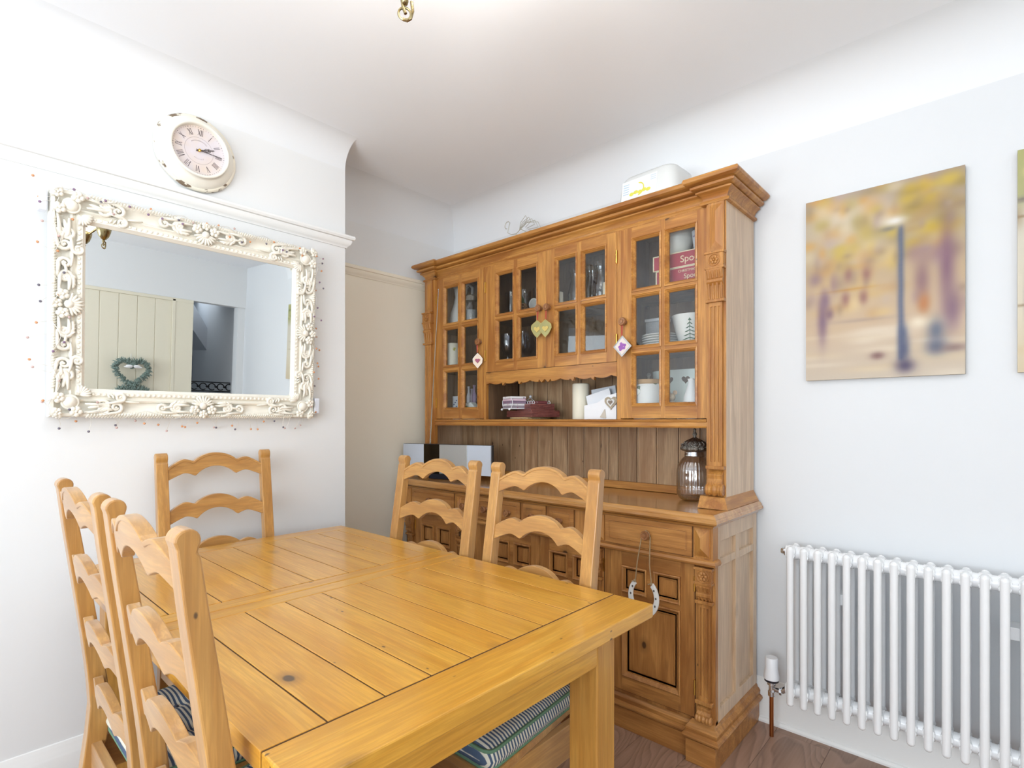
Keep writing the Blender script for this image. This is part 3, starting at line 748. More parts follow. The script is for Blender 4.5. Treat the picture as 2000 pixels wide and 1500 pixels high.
def pilaster(a, b, y, lower):
    m_ = MB(); c = (a + b) / 2
    if lower: zb1, zb0, zm, zc0, sh0, vt, vb = 0.718, 0.656, 0.612, 0.585, 0.226, 0.222, 0.152
    else: zb1, zb0, zm, zc0, sh0, vt, vb = 1.893, 1.826, 1.776, 1.700, 1.068, 1.064, 0.958
    # rosette block
    m_.box(a, b, y - 0.014, y + 0.012, zb0 + 0.004, zb1 - 0.004); m_.box(a - 0.004, b + 0.004, y - 0.018, y + 0.012, zb1 - 0.010, zb1 - 0.001); m_.box(a - 0.003, b + 0.003, y - 0.017, y + 0.012, zb0 - 0.001, zb0 + 0.007)
    rosette(m_, c, (zb0 + zb1) / 2 - 0.001, y - 0.0145)
    for e in (a, b): m_.ring(y - 0.010, y + 0.008, zb0 + 0.012, zb1 - 0.014, [(0, e), (0, e + (0.0015 if e == b else -0.0015)), (0.003, e + (0.0015 if e == b else -0.0015)), (0.003, e)], plane='yz')
    # two-step fluted corbel
    st_ = [(y + 0.012, zb0 + 0.002), (y - 0.016, zb0 + 0.002), (y - 0.015, zb0 - 0.01), (y - 0.006, zm + 0.014), (y - 0.012, zm + 0.010), (y - 0.012, zm), (y - 0.002, zm - 0.012), (y + 0.002, zc0 + 0.012), (y + 0.012, zc0 + 0.008)]
    m_.prism(st_, 'x', a + 0.003, b - 0.003)
    for k in range(4):
        cx = a + 0.010 + (b - a - 0.020) * k / 3
        m_.tube([(cx, y - 0.0145, zb0 - 0.006), (cx, y - 0.006, zm + 0.016)], 0.0052, 6); m_.tube([(cx, y - 0.006, zm - 0.004), (cx, y + 0.0015, zc0 + 0.012)], 0.0050, 6)
    m_.box(a - 0.002, b + 0.002, y - 0.010, y + 0.012, zc0 - 0.001, zc0 + 0.010)
    # fluted shaft
    xa, xb = a + 0.008, b - 0.008; w_ = (xb - xa); zt = zc0 - 0.001
    m_.box(xa, xb, y + 0.003, y + 0.012, sh0, zt)
    n_ = 3; fl = w_ * 0.13; gp = (w_ - n_ * fl) / (n_ + 1)
    for k in range(n_ + 1):
        x0 = xa + k * (gp + fl); m_.box(x0, x0 + gp, y - 0.0015, y + 0.005, sh0 + 0.02, zt - 0.015)
    m_.box(xa, xb, y - 0.0014, y + 0.005, zt - 0.016, zt); m_.box(xa, xb, y - 0.0014, y + 0.005, sh0, sh0 + 0.022)
    m_.box(a - 0.001, b + 0.001, y - 0.010, y + 0.012, sh0 - 0.006, sh0 + 0.006)
    volute(m_, a + 0.002, b - 0.002, vt - 0.004, vb, y)
    if not lower:
        m_.box(a + 0.004, b - 0.002, y + 0.002, y + 0.012, 1.895, 2.082)
        y2 = y + 0.002; za, zc = 1.905, 2.074
        m_.add([(a + .010, y2, za), (b - .008, y2, za), (b - .008, y2, zc), (a + .010, y2, zc), (c + .001, y2 - .008, za + .028), (c + .001, y2 - .008, zc - .028)], [(0, 1, 4), (1, 2, 5, 4), (2, 3, 5), (3, 0, 4, 5), (0, 3, 2, 1)])
    m_.build('carved_pilaster', (LOW if lower else UP)['z'], D, bevel=0.0009, seg=1)
pilaster(-0.829, -0.769, 1.905, True); pilaster(-1.276, -1.216 + 0.0, 1.905, True) if False else None
pilaster(-2.572, -2.512, 1.905, True); pilaster(-2.136, -2.076, 1.905, True); pilaster(-1.293, -1.233, 1.905, True)
# --- upper cabinet
pilaster(-0.846, -0.778, 2.040, False); pilaster(-2.582, -2.508, 2.040, False)
def side(xa, xb):
    m_ = MB(); m_.box(xa, xb, 2.053, YW - 0.018, 0.955, 2.10); m_.build('side_board', SIDE, D, bevel=0.002)
side(XR - 0.020, XR); side(XL, XL + 0.020)
fs_ = MB()
for (a, b) in ((XR - 0.077, XR - 0.001), (XL + 0.001, XL + 0.088)): fs_.box(a, b, 2.052, 2.075, 0.955, 2.09)
for (a, b) in ((sx(-1.2545), sx(-1.2350)), (sx(-2.088), sx(-2.070))): fs_.box(a, b, YD + 0.002, YD + 0.022, 1.245, 2.09)
fs_.box(XL + 0.02, XR - 0.02, YD + 0.003, YD + 0.021, 2.075, 2.10)
fs_.build('face_frame', UP['z'], D, bevel=0.001)
# chamfered foot blocks standing on the worktop
for (a, b, rt) in ((-0.870, XR, 1), (XL, -2.49, -1)):
    o_ = 0.022; cb_ = MB()
    xs_ = (a, b + (o_ if rt > 0 else 0)) if rt > 0 else (a - o_, b)
    top_ = (a, b)
    vs = [(xs_[0], 2.008, 0.9125), (xs_[1], 2.008, 0.9125), (xs_[1], YW - 0.02, 0.9125), (xs_[0], YW - 0.02, 0.9125), (top_[0], 2.034, 0.957), (top_[1], 2.034, 0.957), (top_[1], YW - 0.02, 0.957), (top_[0], YW - 0.02, 0.957)]
    if rt > 0: vs[0] = (a - 0.0, 2.008, .9125)
    cb_.add(vs, [(0, 3, 2, 1), (4, 5, 6, 7), (0, 1, 5, 4), (1, 2, 6, 5), (2, 3, 7, 6), (3, 0, 4, 7)])
    cb_.build('foot_block', UP['y'], D, bevel=0.002)
# back boards: tongue and groove
bb = MB(); x = XL + 0.022
wd = [0.101, 0.109, 0.101, 0.106, 0.111, 0.099, 0.108, 0.101, 0.105, 0.100, 0.052, 0.054, 0.104, 0.103, 0.110, 0.101, 0.10, 0.11, 0.10]
i = 0
while x < XR - 0.03 and i < len(wd):
    x2 = min(x + wd[i], XR - 0.021)
    bb.box(x + 0.0016, x2 - 0.0016, 2.332, 2.3415, 0.948, 1.250); 
    if x2 - x > 0.03: bb.box(x + 0.004, x + 0.010, 2.3295, 2.335, 0.948, 1.250)
    x = x2; i += 1
bb.cur = 1; bb.box(XL + 0.021, XR - 0.021, 2.342, 2.352, 0.913, 2.09)
BBO = bb.build('back_boards', [BACKB, mat('dark_groove', (72, 50, 34), 0.8)], D, bevel=0.0012)
nb = MB(); x = -2.07
for wv in [0.105, 0.104, 0.100, 0.106, 0.108, 0.10, 0.104, 0.09]:
    x2 = min(x + wv, -1.262); nb.box(x + 0.0016, x2 - 0.0016, 2.328, 2.3415, 1.25, 1.50); x = x2
nb.build('back_boards', BACKB, D, bevel=0.0014)
MB().box(XL + 0.021, XR - 0.021, 2.318, 2.3415, 0.9125, 0.948).build('back_rail', UP['x'], D, bevel=0.002)
# shelf
sh = MB(); sh.box(XL + 0.021, XR - 0.021, 2.066, 2.33, 1.224, 1.250)
sh.sweep([(XL + 0.088, 2.062), (XR - 0.078, 2.062)], [(-0.01, 1.218), (0.008, 1.218), (0.010, 1.222), (0.006, 1.226), (0.006, 1.240), (0.011, 1.243), (0.012, 1.248), (0.008, 1.252), (-0.01, 1.252)])
sh.build('shelf', UP['x'], D, smooth=True, angle=30)
# compartments
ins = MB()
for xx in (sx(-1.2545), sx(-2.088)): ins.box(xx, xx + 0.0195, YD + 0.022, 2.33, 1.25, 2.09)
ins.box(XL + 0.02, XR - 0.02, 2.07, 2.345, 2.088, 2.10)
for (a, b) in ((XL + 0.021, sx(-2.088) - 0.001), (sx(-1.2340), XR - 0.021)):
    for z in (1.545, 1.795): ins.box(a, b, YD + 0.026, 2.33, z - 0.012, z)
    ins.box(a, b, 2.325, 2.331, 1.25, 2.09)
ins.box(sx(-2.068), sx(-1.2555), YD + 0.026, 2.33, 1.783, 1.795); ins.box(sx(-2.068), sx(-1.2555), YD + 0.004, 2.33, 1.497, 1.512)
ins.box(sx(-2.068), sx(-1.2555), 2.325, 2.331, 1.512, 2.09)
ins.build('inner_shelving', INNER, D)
# glazed doors
def glazed(x0, x1, z0, z1, cols, rows, kx, kz, hx, hzs):
    cols = [(sx(a), sx(b)) for a, b in cols]; x0, x1 = sx(x0), sx(x1); e = 0.013
    holes = [(a - e, b + e, c - e, d + e) for a, b in cols for c, d in rows]
    m_ = MB(); plate(m_, x0, x1, z0, z1, YD, YD + 0.021, holes)
    o = m_.build('door', [UP['z'], UP['x']], D, bevel=0.001)
    r_ = MB()
    for h in holes: r_.ring(h[0], h[1], h[2], h[3], [(-0.003, YD + 0.001), (-0.003, YD - 0.004), (0.002, YD - 0.005), (0.004, YD - 0.001), (0.006, YD - 0.0015), (e, YD + 0.009), (e, YD + 0.019)])
    r_.build('glazing_bead', UP['x'], o)
    MB().box(x0 + 0.03, x1 - 0.03, YD + 0.0115, YD + 0.0135, z0 + 0.03, z1 - 0.03).build('glass_pane', paneg, o)
    knob(sx(kx), YD, kz, o, 0.95)
    for hz in hzs: MB().lathe([(0, 0), (0.004, 0), (0.004, 0.058), (0, 0.058)], (sx(hx), YD - 0.003, hz), 8).build('hinge', brass, o, smooth=True)
rows3 = [(1.322, 1.526), (1.571, 1.775), (1.817, 2.021)]; rows2 = rows3[1:]
glazed(-1.2345, -0.8475, 1.256, 2.080, [(-1.166, -1.058), (-1.013, -0.904)], rows3, -1.213, 1.676, -0.8465, (1.325, 1.955))
glazed(-2.4830, -2.0890, 1.256, 2.080, [(-2.407, -2.301), (-2.250, -2.141)], rows3, -2.110, 1.676, -2.4845, (1.32, 1.94))
glazed(-2.0690, -1.6520, 1.508, 2.080, [(-1.982, -1.879), (-1.828, -1.720)], rows2, -1.684, 1.800, -2.0705, (1.57, 1.94))
glazed(-1.6505, -1.2555, 1.508, 2.080, [(-1.584, -1.482), (-1.430, -1.321)], rows2, -1.632, 1.798, -1.2540, (1.57, 1.94))
# scalloped valance under the middle doors
va = MB(); x0, x1 = sx(-2.069), sx(-1.2555); top = 1.506; bot = []
N = 160
for i in range(N + 1):
    s = i / N; u = abs(2 * s - 1)           # mirrored about the centre
    q = u * 4.3; k = q - math.floor(q)
    z = 1.452 - 0.012 * math.sin(PI * k) ** 0.7
    if 0.0 <= u < 0.05: z = 1.452 - 0.016 * u / 0.05
    elif 0.05 <= u < 0.09: z = 1.436 + 0.016 * (u - 0.05) / 0.04
    for c_ in (0.42, 0.70):
        d = u - c_
        if -0.05 < d < 0: z = 1.432 + 0.016 * (-d) / 0.05
        elif 0 <= d < 0.02: z = 1.432 + 0.026 * d / 0.02
    bot.append((x0 + (x1 - x0) * s, z))
va.prism([(x0, top)] + bot + [(x1, top)], 'y', YD + 0.002, YD + 0.018)
va.build('valance', UP['x'], D)
# cornice
cp = [(-0.03, 2.082), (0.004, 2.082), (0.011, 2.084), (0.014, 2.090), (0.011, 2.096), (0.003, 2.098), (0.003, 2.103), (0.007, 2.112), (0.016, 2.123), (0.026, 2.128), (0.026, 2.133), (0.019, 2.134), (0.019, 2.1375), (0.032, 2.139), (0.041, 2.144), (0.042, 2.151), (0.032, 2.153), (0.032, 2.157), (0.050, 2.159), (0.061, 2.166), (0.064, 2.174), (0.060, 2.183), (0.052, 2.186), (-0.03, 2.186)]
co_ = MB(); YB = YW - 0.018
co_.sweep([(XL, YB), (XL, 2.057), (XL + 0.084, 2.057), (XL + 0.084, 2.079), (XR - 0.087, 2.079), (XR - 0.087, 2.057), (XR, 2.057), (XR, YB)], cp)
co_.box(XL + 0.01, XR - 0.01, 2.09, YB, 2.165, 2.184)
co_.build('cornice', UP['x'], D, smooth=True, angle=28)

# ------------------------------------------------------------------ text
def text_mesh(txt, size, m, parent, loc, rot, ext=0.0003, name='lettering', align='LEFT', sx_=1.0):
    cu = bpy.data.curves.new(name, 'FONT'); cu.body = txt; cu.size = size; cu.extrude = ext; cu.align_x = align
    o = bpy.data.objects.new(name, cu); C.objects.link(o)
    bpy.context.view_layer.update()
    me = bpy.data.meshes.new_from_object(o.evaluated_get(bpy.context.evaluated_depsgraph_get())); bpy.data.objects.remove(o)
    r = bpy.data.objects.new(name, me); C.objects.link(r); me.materials.clear(); me.materials.append(m)
    from mathutils import Euler
    M = Matrix.Translation(Vector(loc) - OFFS.get(parent, Vector((0, 0, 0)))) @ Euler(rot).to_matrix().to_4x4() @ Matrix.Diagonal((sx_, 1, 1, 1))
    me.transform(M); r.parent = parent; return r

# ------------------------------------------------------------------ things in and on the dresser
def vessel(name, label, cat, c, outer, m_, n=28, group=None, wall=0.003, part=None, ribs=0, ribd=0, smooth=True):
    """turned vessel: outer profile [(r,z)] bottom to top, hollowed"""
    inner = [(max(0, r - wall), z + (wall if i == 0 else 0)) for i, (r, z) in enumerate(outer)][::-1]
    prof = [(0, outer[0][1])] + outer + inner + [(0, outer[0][1] + wall)]
    return prof
def turned(name, label, cat, c, prof, mt, group=None, n=28, **k):
    return single(name, MB().lathe(prof, c, n, **k), mt, label, cat, c, group, smooth=True, angle=60)

# left cupboard
t = thing('pitcher', 'tall white china pitcher at the top left behind the left glass door', 'pitcher', (-2.452, 2.220, 1.796))
px, py, pz = -2.452, 2.220, 1.796
o = [(0.052, 0.0), (0.064, 0.004), (0.072, 0.05), (0.066, 0.10), (0.045, 0.16), (0.036, 0.20), (0.042, 0.25), (0.05, 0.265)]
MB().lathe(vessel('', '', '', None, o, None), (px, py, pz), 32).build('body', china, t, smooth=True)
MB().tube([(px + 0.035, py - 0.01, pz + 0.255), (px + 0.085, py - 0.015, pz + 0.268), (px + 0.118, py - 0.015, pz + 0.24), (px + 0.115, py - 0.015, pz + 0.19), (px + 0.09, py - 0.012, pz + 0.14), (px + 0.058, py - 0.01, pz + 0.12)], [0.010, 0.009, 0.008, 0.008, 0.008, 0.009], 10).build('handle', china, t, smooth=True)
t = thing('storage_jar', 'small clear glass jar with a pewter lid in front of the white pitcher', 'jar', (-2.268, 2.13, 1.796))
MB().lathe(vessel('', '', '', None, [(0.036, 0), (0.040, 0.004), (0.040, 0.12), (0.032, 0.135), (0.032, 0.14)], None), (-2.268, 2.13, 1.796), 28).build('glass_body', stemg, t, smooth=True)
MB().lathe([(0, 0.138), (0.036, 0.138), (0.038, 0.145), (0.036, 0.165), (0.028, 0.172), (0, 0.174)], (-2.268, 2.13, 1.796), 28).build('lid', pewter, t, smooth=True)
MB().lathe([(0, 0.006), (0.035, 0.006), (0.035, 0.085), (0, 0.088)], (-2.268, 2.13, 1.796), 24).build('contents', mat('jar_contents', (196, 204, 206), 0.7, bump=(60, 0.8)), t, smooth=True)
def flowered(name, base, dots, sc):
    m = mat(name, base, 0.45); nt = m.node_tree; b = nt.nodes['Principled BSDF']; tc = nt.nodes.new('ShaderNodeTexCoord')
    v = nt.nodes.new('ShaderNodeTexVoronoi'); v.inputs['Scale'].default_value = sc; nt.links.new(tc.outputs['Object'], v.inputs['Vector'])
    sp = nt.nodes.new('ShaderNodeSeparateColor'); nt.links.new(v.outputs['Color'], sp.inputs[0])
    k = ramp(nt, v.outputs['Distance'], [(0.26, (1, 1, 1, 1)), (0.32, (0, 0, 0, 1))])
    n = nt.nodes.new('ShaderNodeTexNoise'); n.inputs['Scale'].default_value = sc * 4; nt.links.new(tc.outputs['Object'], n.inputs['Vector'])
    k = math_node(nt, 'MULTIPLY', k, ramp(nt, n.outputs['Fac'], [(0.42, (0, 0, 0, 1)), (0.5, (1, 1, 1, 1))]))
    on = math_node(nt, 'GREATER_THAN', sp.outputs[0], 0.5)
    stops = [(i / max(1, len(dots) - 1) if len(dots) > 1 else 0.5, lin(c)) for i, c in enumerate(dots)]
    if len(stops) == 1: stops = [(0, stops[0][1]), (1, stops[0][1])]
    dc = ramp(nt, sp.outputs[1], stops)
    nt.links.new(mix(nt, math_node(nt, 'MULTIPLY', k, on), lin(base), dc), b.inputs['Base Color']); return m
turned('pillar_candle', 'short cream candle with painted yellow flowers in the left cupboard', 'candle', (-2.443, 2.15, 1.546), [(0, 0), (0.044, 0), (0.045, 0.003), (0.045, 0.158), (0.040, 0.162), (0.02, 0.158), (0, 0.157)], flowered('flowered_wax', (234, 230, 212), [(214, 200, 90), (150, 160, 90)], 26))
t = thing('upright_card', 'white upright card with blue print at the bottom of the left cupboard', 'card', (-2.434, 2.16, 1.251))
MB().box(-2.458, -2.39, 2.158, 2.170, 1.251, 1.392).build('card', mat('white_card', (232, 236, 242), 0.6), t, bevel=0.001)
c_ = MB()
for k in range(9): c_.ell((-2.445 + 0.006 * (k % 3) * 1.8, 2.1575, 1.27 + 0.012 * k), 0.006, 0.0012, 0.004, 6, 4)
c_.build('blue_print', mat('blue_print', (60, 82, 140), 0.6), t)
o = MB()
for i in range(12):
    for j in range(1): pass
vs = []; fs = []
for i in range(25):
    x = -2.535 + 0.085 * i / 24; y = 2.235 + 0.006 * math.sin(i * 1.3)
    vs += [(x, y, 1.251), (x, y, 1.385 + 0.006 * math.sin(i)), (x, y + 0.003, 1.251), (x, y + 0.003, 1.385 + 0.006 * math.sin(i))]
for i in range(24):
    a = i * 4; b = a + 4; fs += [(a, b, b + 1, a + 1), (a + 2, a + 3, b + 3, b + 2), (a + 1, b + 1, b + 3, a + 3), (a, a + 2, b + 2, b)]
single('pleated_linen', MB().add(vs, fs), mat('cream_linen', (226, 222, 196), 0.8), 'folded cream linen behind the bottom left pane of the left cupboard', 'linen', (-2.49, 2.237, 1.251), smooth=True)
t = thing('gift_bag', 'small white carrier with a green leaf drawing, bottom right of the left cupboard', 'bag', (-2.276, 2.13, 1.251))
MB().prism([(-2.326, 1.251), (-2.226, 1.251), (-2.229, 1.325), (-2.262, 1.352), (-2.322, 1.345)], 'y', 2.12, 2.165).build('bag', mat('white_bag', (236, 240, 236), 0.5), t, bevel=0.004)
c_ = MB()
for k in range(7):
    a = 0.3 + 0.3 * k; c_.tube([(-2.305, 2.1185, 1.285), (-2.305 + 0.03 * math.cos(a * 0.7), 2.1180, 1.285 + 0.030 * math.sin(a * 0.7) + 0.01), (-2.305 + 0.058 * math.cos(a * 0.6), 2.1185, 1.280 + 0.055 * math.sin(a * 0.6))], [0.001, 0.003, 0.0008], 5)
c_.build('leaf_drawing', mat('leaf_green', (70, 160, 80), 0.6), t)
for k, (xx, hh) in enumerate(((-2.375, 0.20), (-2.345, 0.185), (-2.32, 0.205))):
    turned('bottle', ['white bottle with rounded shoulders at left of three behind the leaf bag', 'shorter pale bottle in the middle of three behind the leaf bag', 'tallest lilac bottle behind the leaf bag'][k], 'bottle', (xx, 2.215 - 0.004 * k, 1.251), [(0, 0), (0.0135, 0), (0.014, 0.01), (0.014, hh * 0.7), (0.007, hh * 0.82), (0.007, hh * 0.95), (0.009, hh * 0.96), (0.009, hh), (0, hh)], mat('bottle_%d' % k, [(226, 228, 236), (214, 208, 226), (190, 170, 210)][k], 0.3), n=16)
# stemware and vases in the middle cupboards
goblet = [(0, 0), (0.030, 0.0), (0.031, 0.002), (0.012, 0.006), (0.005, 0.012), (0.009, 0.020), (0.013, 0.027), (0.009, 0.034), (0.004, 0.038), (0.009, 0.046), (0.011, 0.052), (0.006, 0.060), (0.020, 0.068), (0.033, 0.085), (0.038, 0.110), (0.034, 0.142), (0.0325, 0.142), (0.036, 0.110), (0.031, 0.087), (0.018, 0.072), (0, 0.068)]
g_ = 'wine glasses in the lower middle cupboard'
first = None
for k, (xx, yy, lab) in enumerate(((-1.992, 2.145, 'iridescent wine glass with beaded stem at left of the lower shelf'), (-1.872, 2.13, 'iridescent wine glass with beaded stem in the centre of the lower shelf'), (-1.795, 2.20, 'iridescent wine glass with beaded stem at right, set further back'), (-1.935, 2.245, 'iridescent wine glass with beaded stem at the back between two others'))):
    if first is None:
        first = turned('wine_glass', lab, 'glass', (xx, yy, 1.513), goblet, irid, g_)
        first.location = (xx, yy, 1.513)
    else:
        q = first.copy(); C.objects.link(q); q.location = (xx, yy, 1.513); q['label'] = lab
# raise them onto a small step so that they show above the rail
for o in [o for o in C.objects if o.name.startswith('wine_glass')]: o.scale = (1, 1, 1.42)
tumbler = [(0, 0), (0.024, 0), (0.026, 0.003), (0.030, 0.02), (0.034, 0.14), (0.035, 0.165), (0.0335, 0.165), (0.032, 0.14), (0.027, 0.025), (0, 0.02)]
first = None
for k, (xx, yy) in enumerate(((-2.035, 2.22), (-1.945, 2.235), (-1.865, 2.26), (-1.80, 2.225))):
    lab = ['tall clear glass tumbler at the left of the upper middle-left cupboard', 'tall clear glass tumbler left of the pine cone, behind', 'tall clear glass tumbler behind the pine cone', 'tall clear glass tumbler behind the heart dish'][k]
    if first is None: first = turned('glass_tumbler', lab, 'glass', (xx, yy, 1.796), tumbler, stemg, 'tall tumblers behind the middle-left door')
    else:
        q = first.copy(); C.objects.link(q); q.location = (xx, yy, 1.796); q['label'] = lab
t = thing('pine_cone_ornament', 'brown pine cone ornament with a tiny green top and red berry', 'ornament', (-1.868, 2.125, 1.796))
c_ = MB()
for r_ in range(7):
    z = 1.803 + r_ * 0.009; rr = 0.026 * math.sin(PI * (r_ + 1.2) / 9)
    for j in range(9):
        a = 2 * PI * (j + 0.5 * (r_ % 2)) / 9; c_.ell((-1.868 + rr * math.cos(a), 2.125 + rr * math.sin(a), z), 0.008, 0.008, 0.005, 6, 4)
c_.lathe([(0, 0), (0.015, 0.002), (0.016, 0.05), (0, 0.062)], (-1.868, 2.125, 1.798), 12)
c_.build('cone', mat('pine_cone', (128, 96, 66), 0.8), t, smooth=True)
c_ = MB(); c_.lathe([(0, 0), (0.016, 0), (0.009, 0.018), (0.012, 0.018), (0.0, 0.045)], (-1.868, 2.125, 1.858), 10); c_.build('green_top', mat('fir_green', (58, 96, 62), 0.8), t)
MB().ell((-1.868, 2.113, 1.886), 0.006, 0.006, 0.006).build('berry', mat('berry_red', (190, 40, 40), 0.4), t, smooth=True)
t = thing('heart_dish', 'grey and white heart shaped dish standing on edge behind the pine cone', 'dish', (-1.838, 2.17, 1.796))
MB().prism([(-1.815 + a, 1.852 + b) for a, b in heart(36, 0.058)], 'y', 2.185, 2.195).build('heart_plate', mat('pale_grey_glaze', (206, 206, 202), 0.3), t, bevel=0.003, smooth=True)
c_ = MB(); hp = heart(36, 0.058); c_.tube([(-1.815 + a, 2.184, 1.852 + b) for a, b in hp], 0.004, 6, closed=True); c_.build('rim', china, t, smooth=True)
hur = [(0.030, 0.0), (0.036, 0.004), (0.043, 0.04), (0.046, 0.075), (0.038, 0.115), (0.030, 0.145), (0.034, 0.175), (0.043, 0.195)]
hp = vessel('', '', '', None, hur, None, wall=0.002)
first = turned('hurricane_vase', 'waisted clear glass hurricane vase at left behind the middle-right door', 'vase', (-1.565, 2.19, 1.796), hp, stemg, 'hurricane vases behind the middle-right door')
for xx, yy, lab in ((-1.475, 2.20, 'waisted clear glass hurricane vase in the middle of three'), (-1.405, 2.165, 'waisted clear glass hurricane vase at the right of three')):
    q = first.copy(); C.objects.link(q); q.location = (xx, yy, 1.796); q['label'] = lab
for xx, yy, h_, r_, lab in ((-1.628, 2.13, 0.085, 0.020, 'short cream candle at the left edge of the middle-right cupboard'), (-1.352, 2.13, 0.085, 0.020, 'small white candle at the right edge of the middle-right cupboard')):
    turned('small_candle', lab, 'candle', (xx, yy, 1.796), [(0, 0), (r_, 0), (r_, h_), (r_ - 0.003, h_ + 0.002), (0, h_)], wax, n=20)
# right cupboard
redbox = mat('crimson_card', (172, 46, 66), 0.45); cardw = mat('cream_card_edge', (232, 222, 190), 0.6); goldt = mat('cream_lettering', (240, 226, 190), 0.5)
def gift_box(x0, x1, y0, y1, z0, z1, label):
    t = thing('tableware_box', label, 'box', ((x0 + x1) / 2, (y0 + y1) / 2, z0))
    MB().box(x0, x1, y0, y1, z0 + 0.002, z1 - 0.004).build('box_side', redbox, t, bevel=0.0008)
    MB().box(x0 - 0.001, x1 + 0.001, y0 - 0.001, y1 + 0.001, z1 - 0.004, z1).build('lid_edge', cardw, t)
    MB().box(x0 - 0.001, x1 + 0.001, y0 - 0.001, y1 + 0.001, z0, z0 + 0.003).build('base_edge', cardw, t)
    MB().box(x0 - 0.0012, x0 + 0.004, y0 - 0.0012, y0 + 0.004, z0 + 0.003, z1 - 0.004).build('corner_edge', cardw, t)
    return t
b0 = gift_box(-1.160, -0.875, 2.125, 2.31, 1.796, 1.821, 'flat white box under the two crimson boxes'); 
for ch in b0.children:
    if ch.name.startswith('box_side'): ch.data.materials[0] = mat('white_box_card', (230, 228, 222), 0.5)
b1_ = gift_box(-1.100, -0.865, 2.120, 2.30, 1.8215, 1.884, 'lower crimson tableware box with cream edges and lettering')
b2_ = gift_box(-1.112, -0.870, 2.118, 2.30, 1.8845, 1.948, 'upper crimson tableware box lettered in cream, under the white bowls')
text_mesh('Spode', 0.040, goldt, b2_, (-0.990, 2.1165, 1.902), (PI / 2, 0, 0))
text_mesh('CHRISTMAS TREE', 0.0145, goldt, b1_, (-1.000, 2.1185, 1.862), (PI / 2, 0, 0))
text_mesh('Spode', 0.028, goldt, b1_, (-0.975, 2.1185, 1.834), (PI / 2, 0, 0))
bowlp = [(0, 0), (0.030, 0), (0.032, 0.005), (0.045, 0.015), (0.062, 0.045), (0.070, 0.075), (0.067, 0.075), (0.058, 0.046), (0.040, 0.018), (0, 0.012)]
sprig = flowered('sprig_china', (236, 236, 230), [(110, 140, 104), (150, 120, 120)], 22)
first = turned('china_bowl', 'white china bowl with a green sprig, lower of the two on the crimson boxes', 'bowl', (-1.045, 2.20, 1.9485), bowlp, sprig, 'white bowls on the crimson boxes')
q = first.copy(); C.objects.link(q); q.location = (-1.040, 2.20, 1.985); q['label'] = 'white china bowl nested on top of the other on the crimson boxes'
turned('china_cup', 'white cup with a blue and purple pattern beside the stacked bowls', 'cup', (-0.925, 2.18, 1.9485), [(0, 0), (0.022, 0), (0.024, 0.004), (0.032, 0.02), (0.037, 0.06), (0.040, 0.085), (0.037, 0.085), (0.034, 0.06), (0.028, 0.02), (0, 0.01)], flowered('blue_purple_china', (222, 228, 240), [(90, 110, 170), (160, 90, 130)], 24))
plate = [(0, 0), (0.045, 0), (0.05, 0.003), (0.085, 0.010), (0.086, 0.013), (0.05, 0.006), (0, 0.004)]
first = None
for k in range(7):
    lab = 'white china dinner plate in the stack in the right cupboard, ' + ['bottom', 'second from the bottom', 'third from the bottom', 'fourth from the bottom', 'third from the top', 'second from the top', 'topmost'][k]
    if first is None: first = turned('dinner_plate', lab, 'plate', (-1.115, 2.20, 1.546), plate, china, 'plates stacked in the right cupboard', n=40)
    else:
        q = first.copy(); C.objects.link(q); q.location = (-1.115, 2.20, 1.546 + k * 0.0105); q['label'] = lab
t = thing('tree_bowl', 'deep white bowl painted with a green fir tree in the right cupboard', 'bowl', (-0.968, 2.172, 1.546))
big = [(0.028, 0), (0.034, 0.004), (0.050, 0.03), (0.064, 0.08), (0.076, 0.135), (0.078, 0.14)]
MB().lathe(vessel('', '', '', None, big, None), (-0.968, 2.172, 1.546), 40).build('bowl', china, t, smooth=True)
c_ = MB()
def on_bowl(z, da):
    for (r0, z0), (r1, z1) in zip(big, big[1:]):
        if z0 <= z <= z1: r = r0 + (r1 - r0) * (z - z0) / (z1 - z0); break
    a = -PI / 2 + 0.35 + da / r; return (-0.968 + (r + .001) * math.cos(a), 2.172 + (r + .001) * math.sin(a), 1.546 + z)
for k in range(6):
    z = 0.118 - 0.015 * k; w_ = 0.006 + 0.0048 * k
    for sg in (-1, 1): c_.tube([on_bowl(z, 0), on_bowl(z - 0.006, sg * w_ * 0.6), on_bowl(z - 0.008, sg * w_)], [0.002, 0.0022, 0.0008], 5)
c_.tube([on_bowl(0.120, 0), on_bowl(0.028, 0)], 0.0014, 5); c_.build('fir_tree', mat('tree_green', (52, 98, 66), 0.4), t)
t = thing('pierced_basket', 'grey-white pierced lidded basket at the back of the middle right shelf', 'basket', (-1.20, 2.285, 1.546))
MB().box(-1.225, -1.13, 2.255, 2.315, 1.546, 1.70).build('body', mat('pale_pierced_metal', (205, 208, 212), 0.4, bump=(300, 0.8)), t, bevel=0.006)
MB().box(-1.228, -1.127, 2.252, 2.318, 1.7002, 1.715).build('lid', white_pl, t, bevel=0.004)
t = thing('biscuit_canister', 'white flowered canister with a wooden lid and oval label, bottom of the right cupboard', 'canister', (-1.158, 2.164, 1.251))
rose = flowered('rose_china', (238, 238, 236), [(170, 70, 110), (90, 130, 90), (190, 110, 140)], 20)
MB().lathe([(0, 0), (0.062, 0), (0.068, 0.006), (0.071, 0.03), (0.071, 0.12), (0.065, 0.148), (0.058, 0.156), (0, 0.156)], (-1.158, 2.164, 1.251), 40).build('body', rose, t, smooth=True)
MB().lathe([(0, 0), (0.060, 0), (0.062, 0.003), (0.062, 0.016), (0.059, 0.02), (0, 0.02)], (-1.158, 2.164, 1.4072), 40).build('lid', mat('lid_wood', (188, 150, 104), 0.5), t, smooth=True)
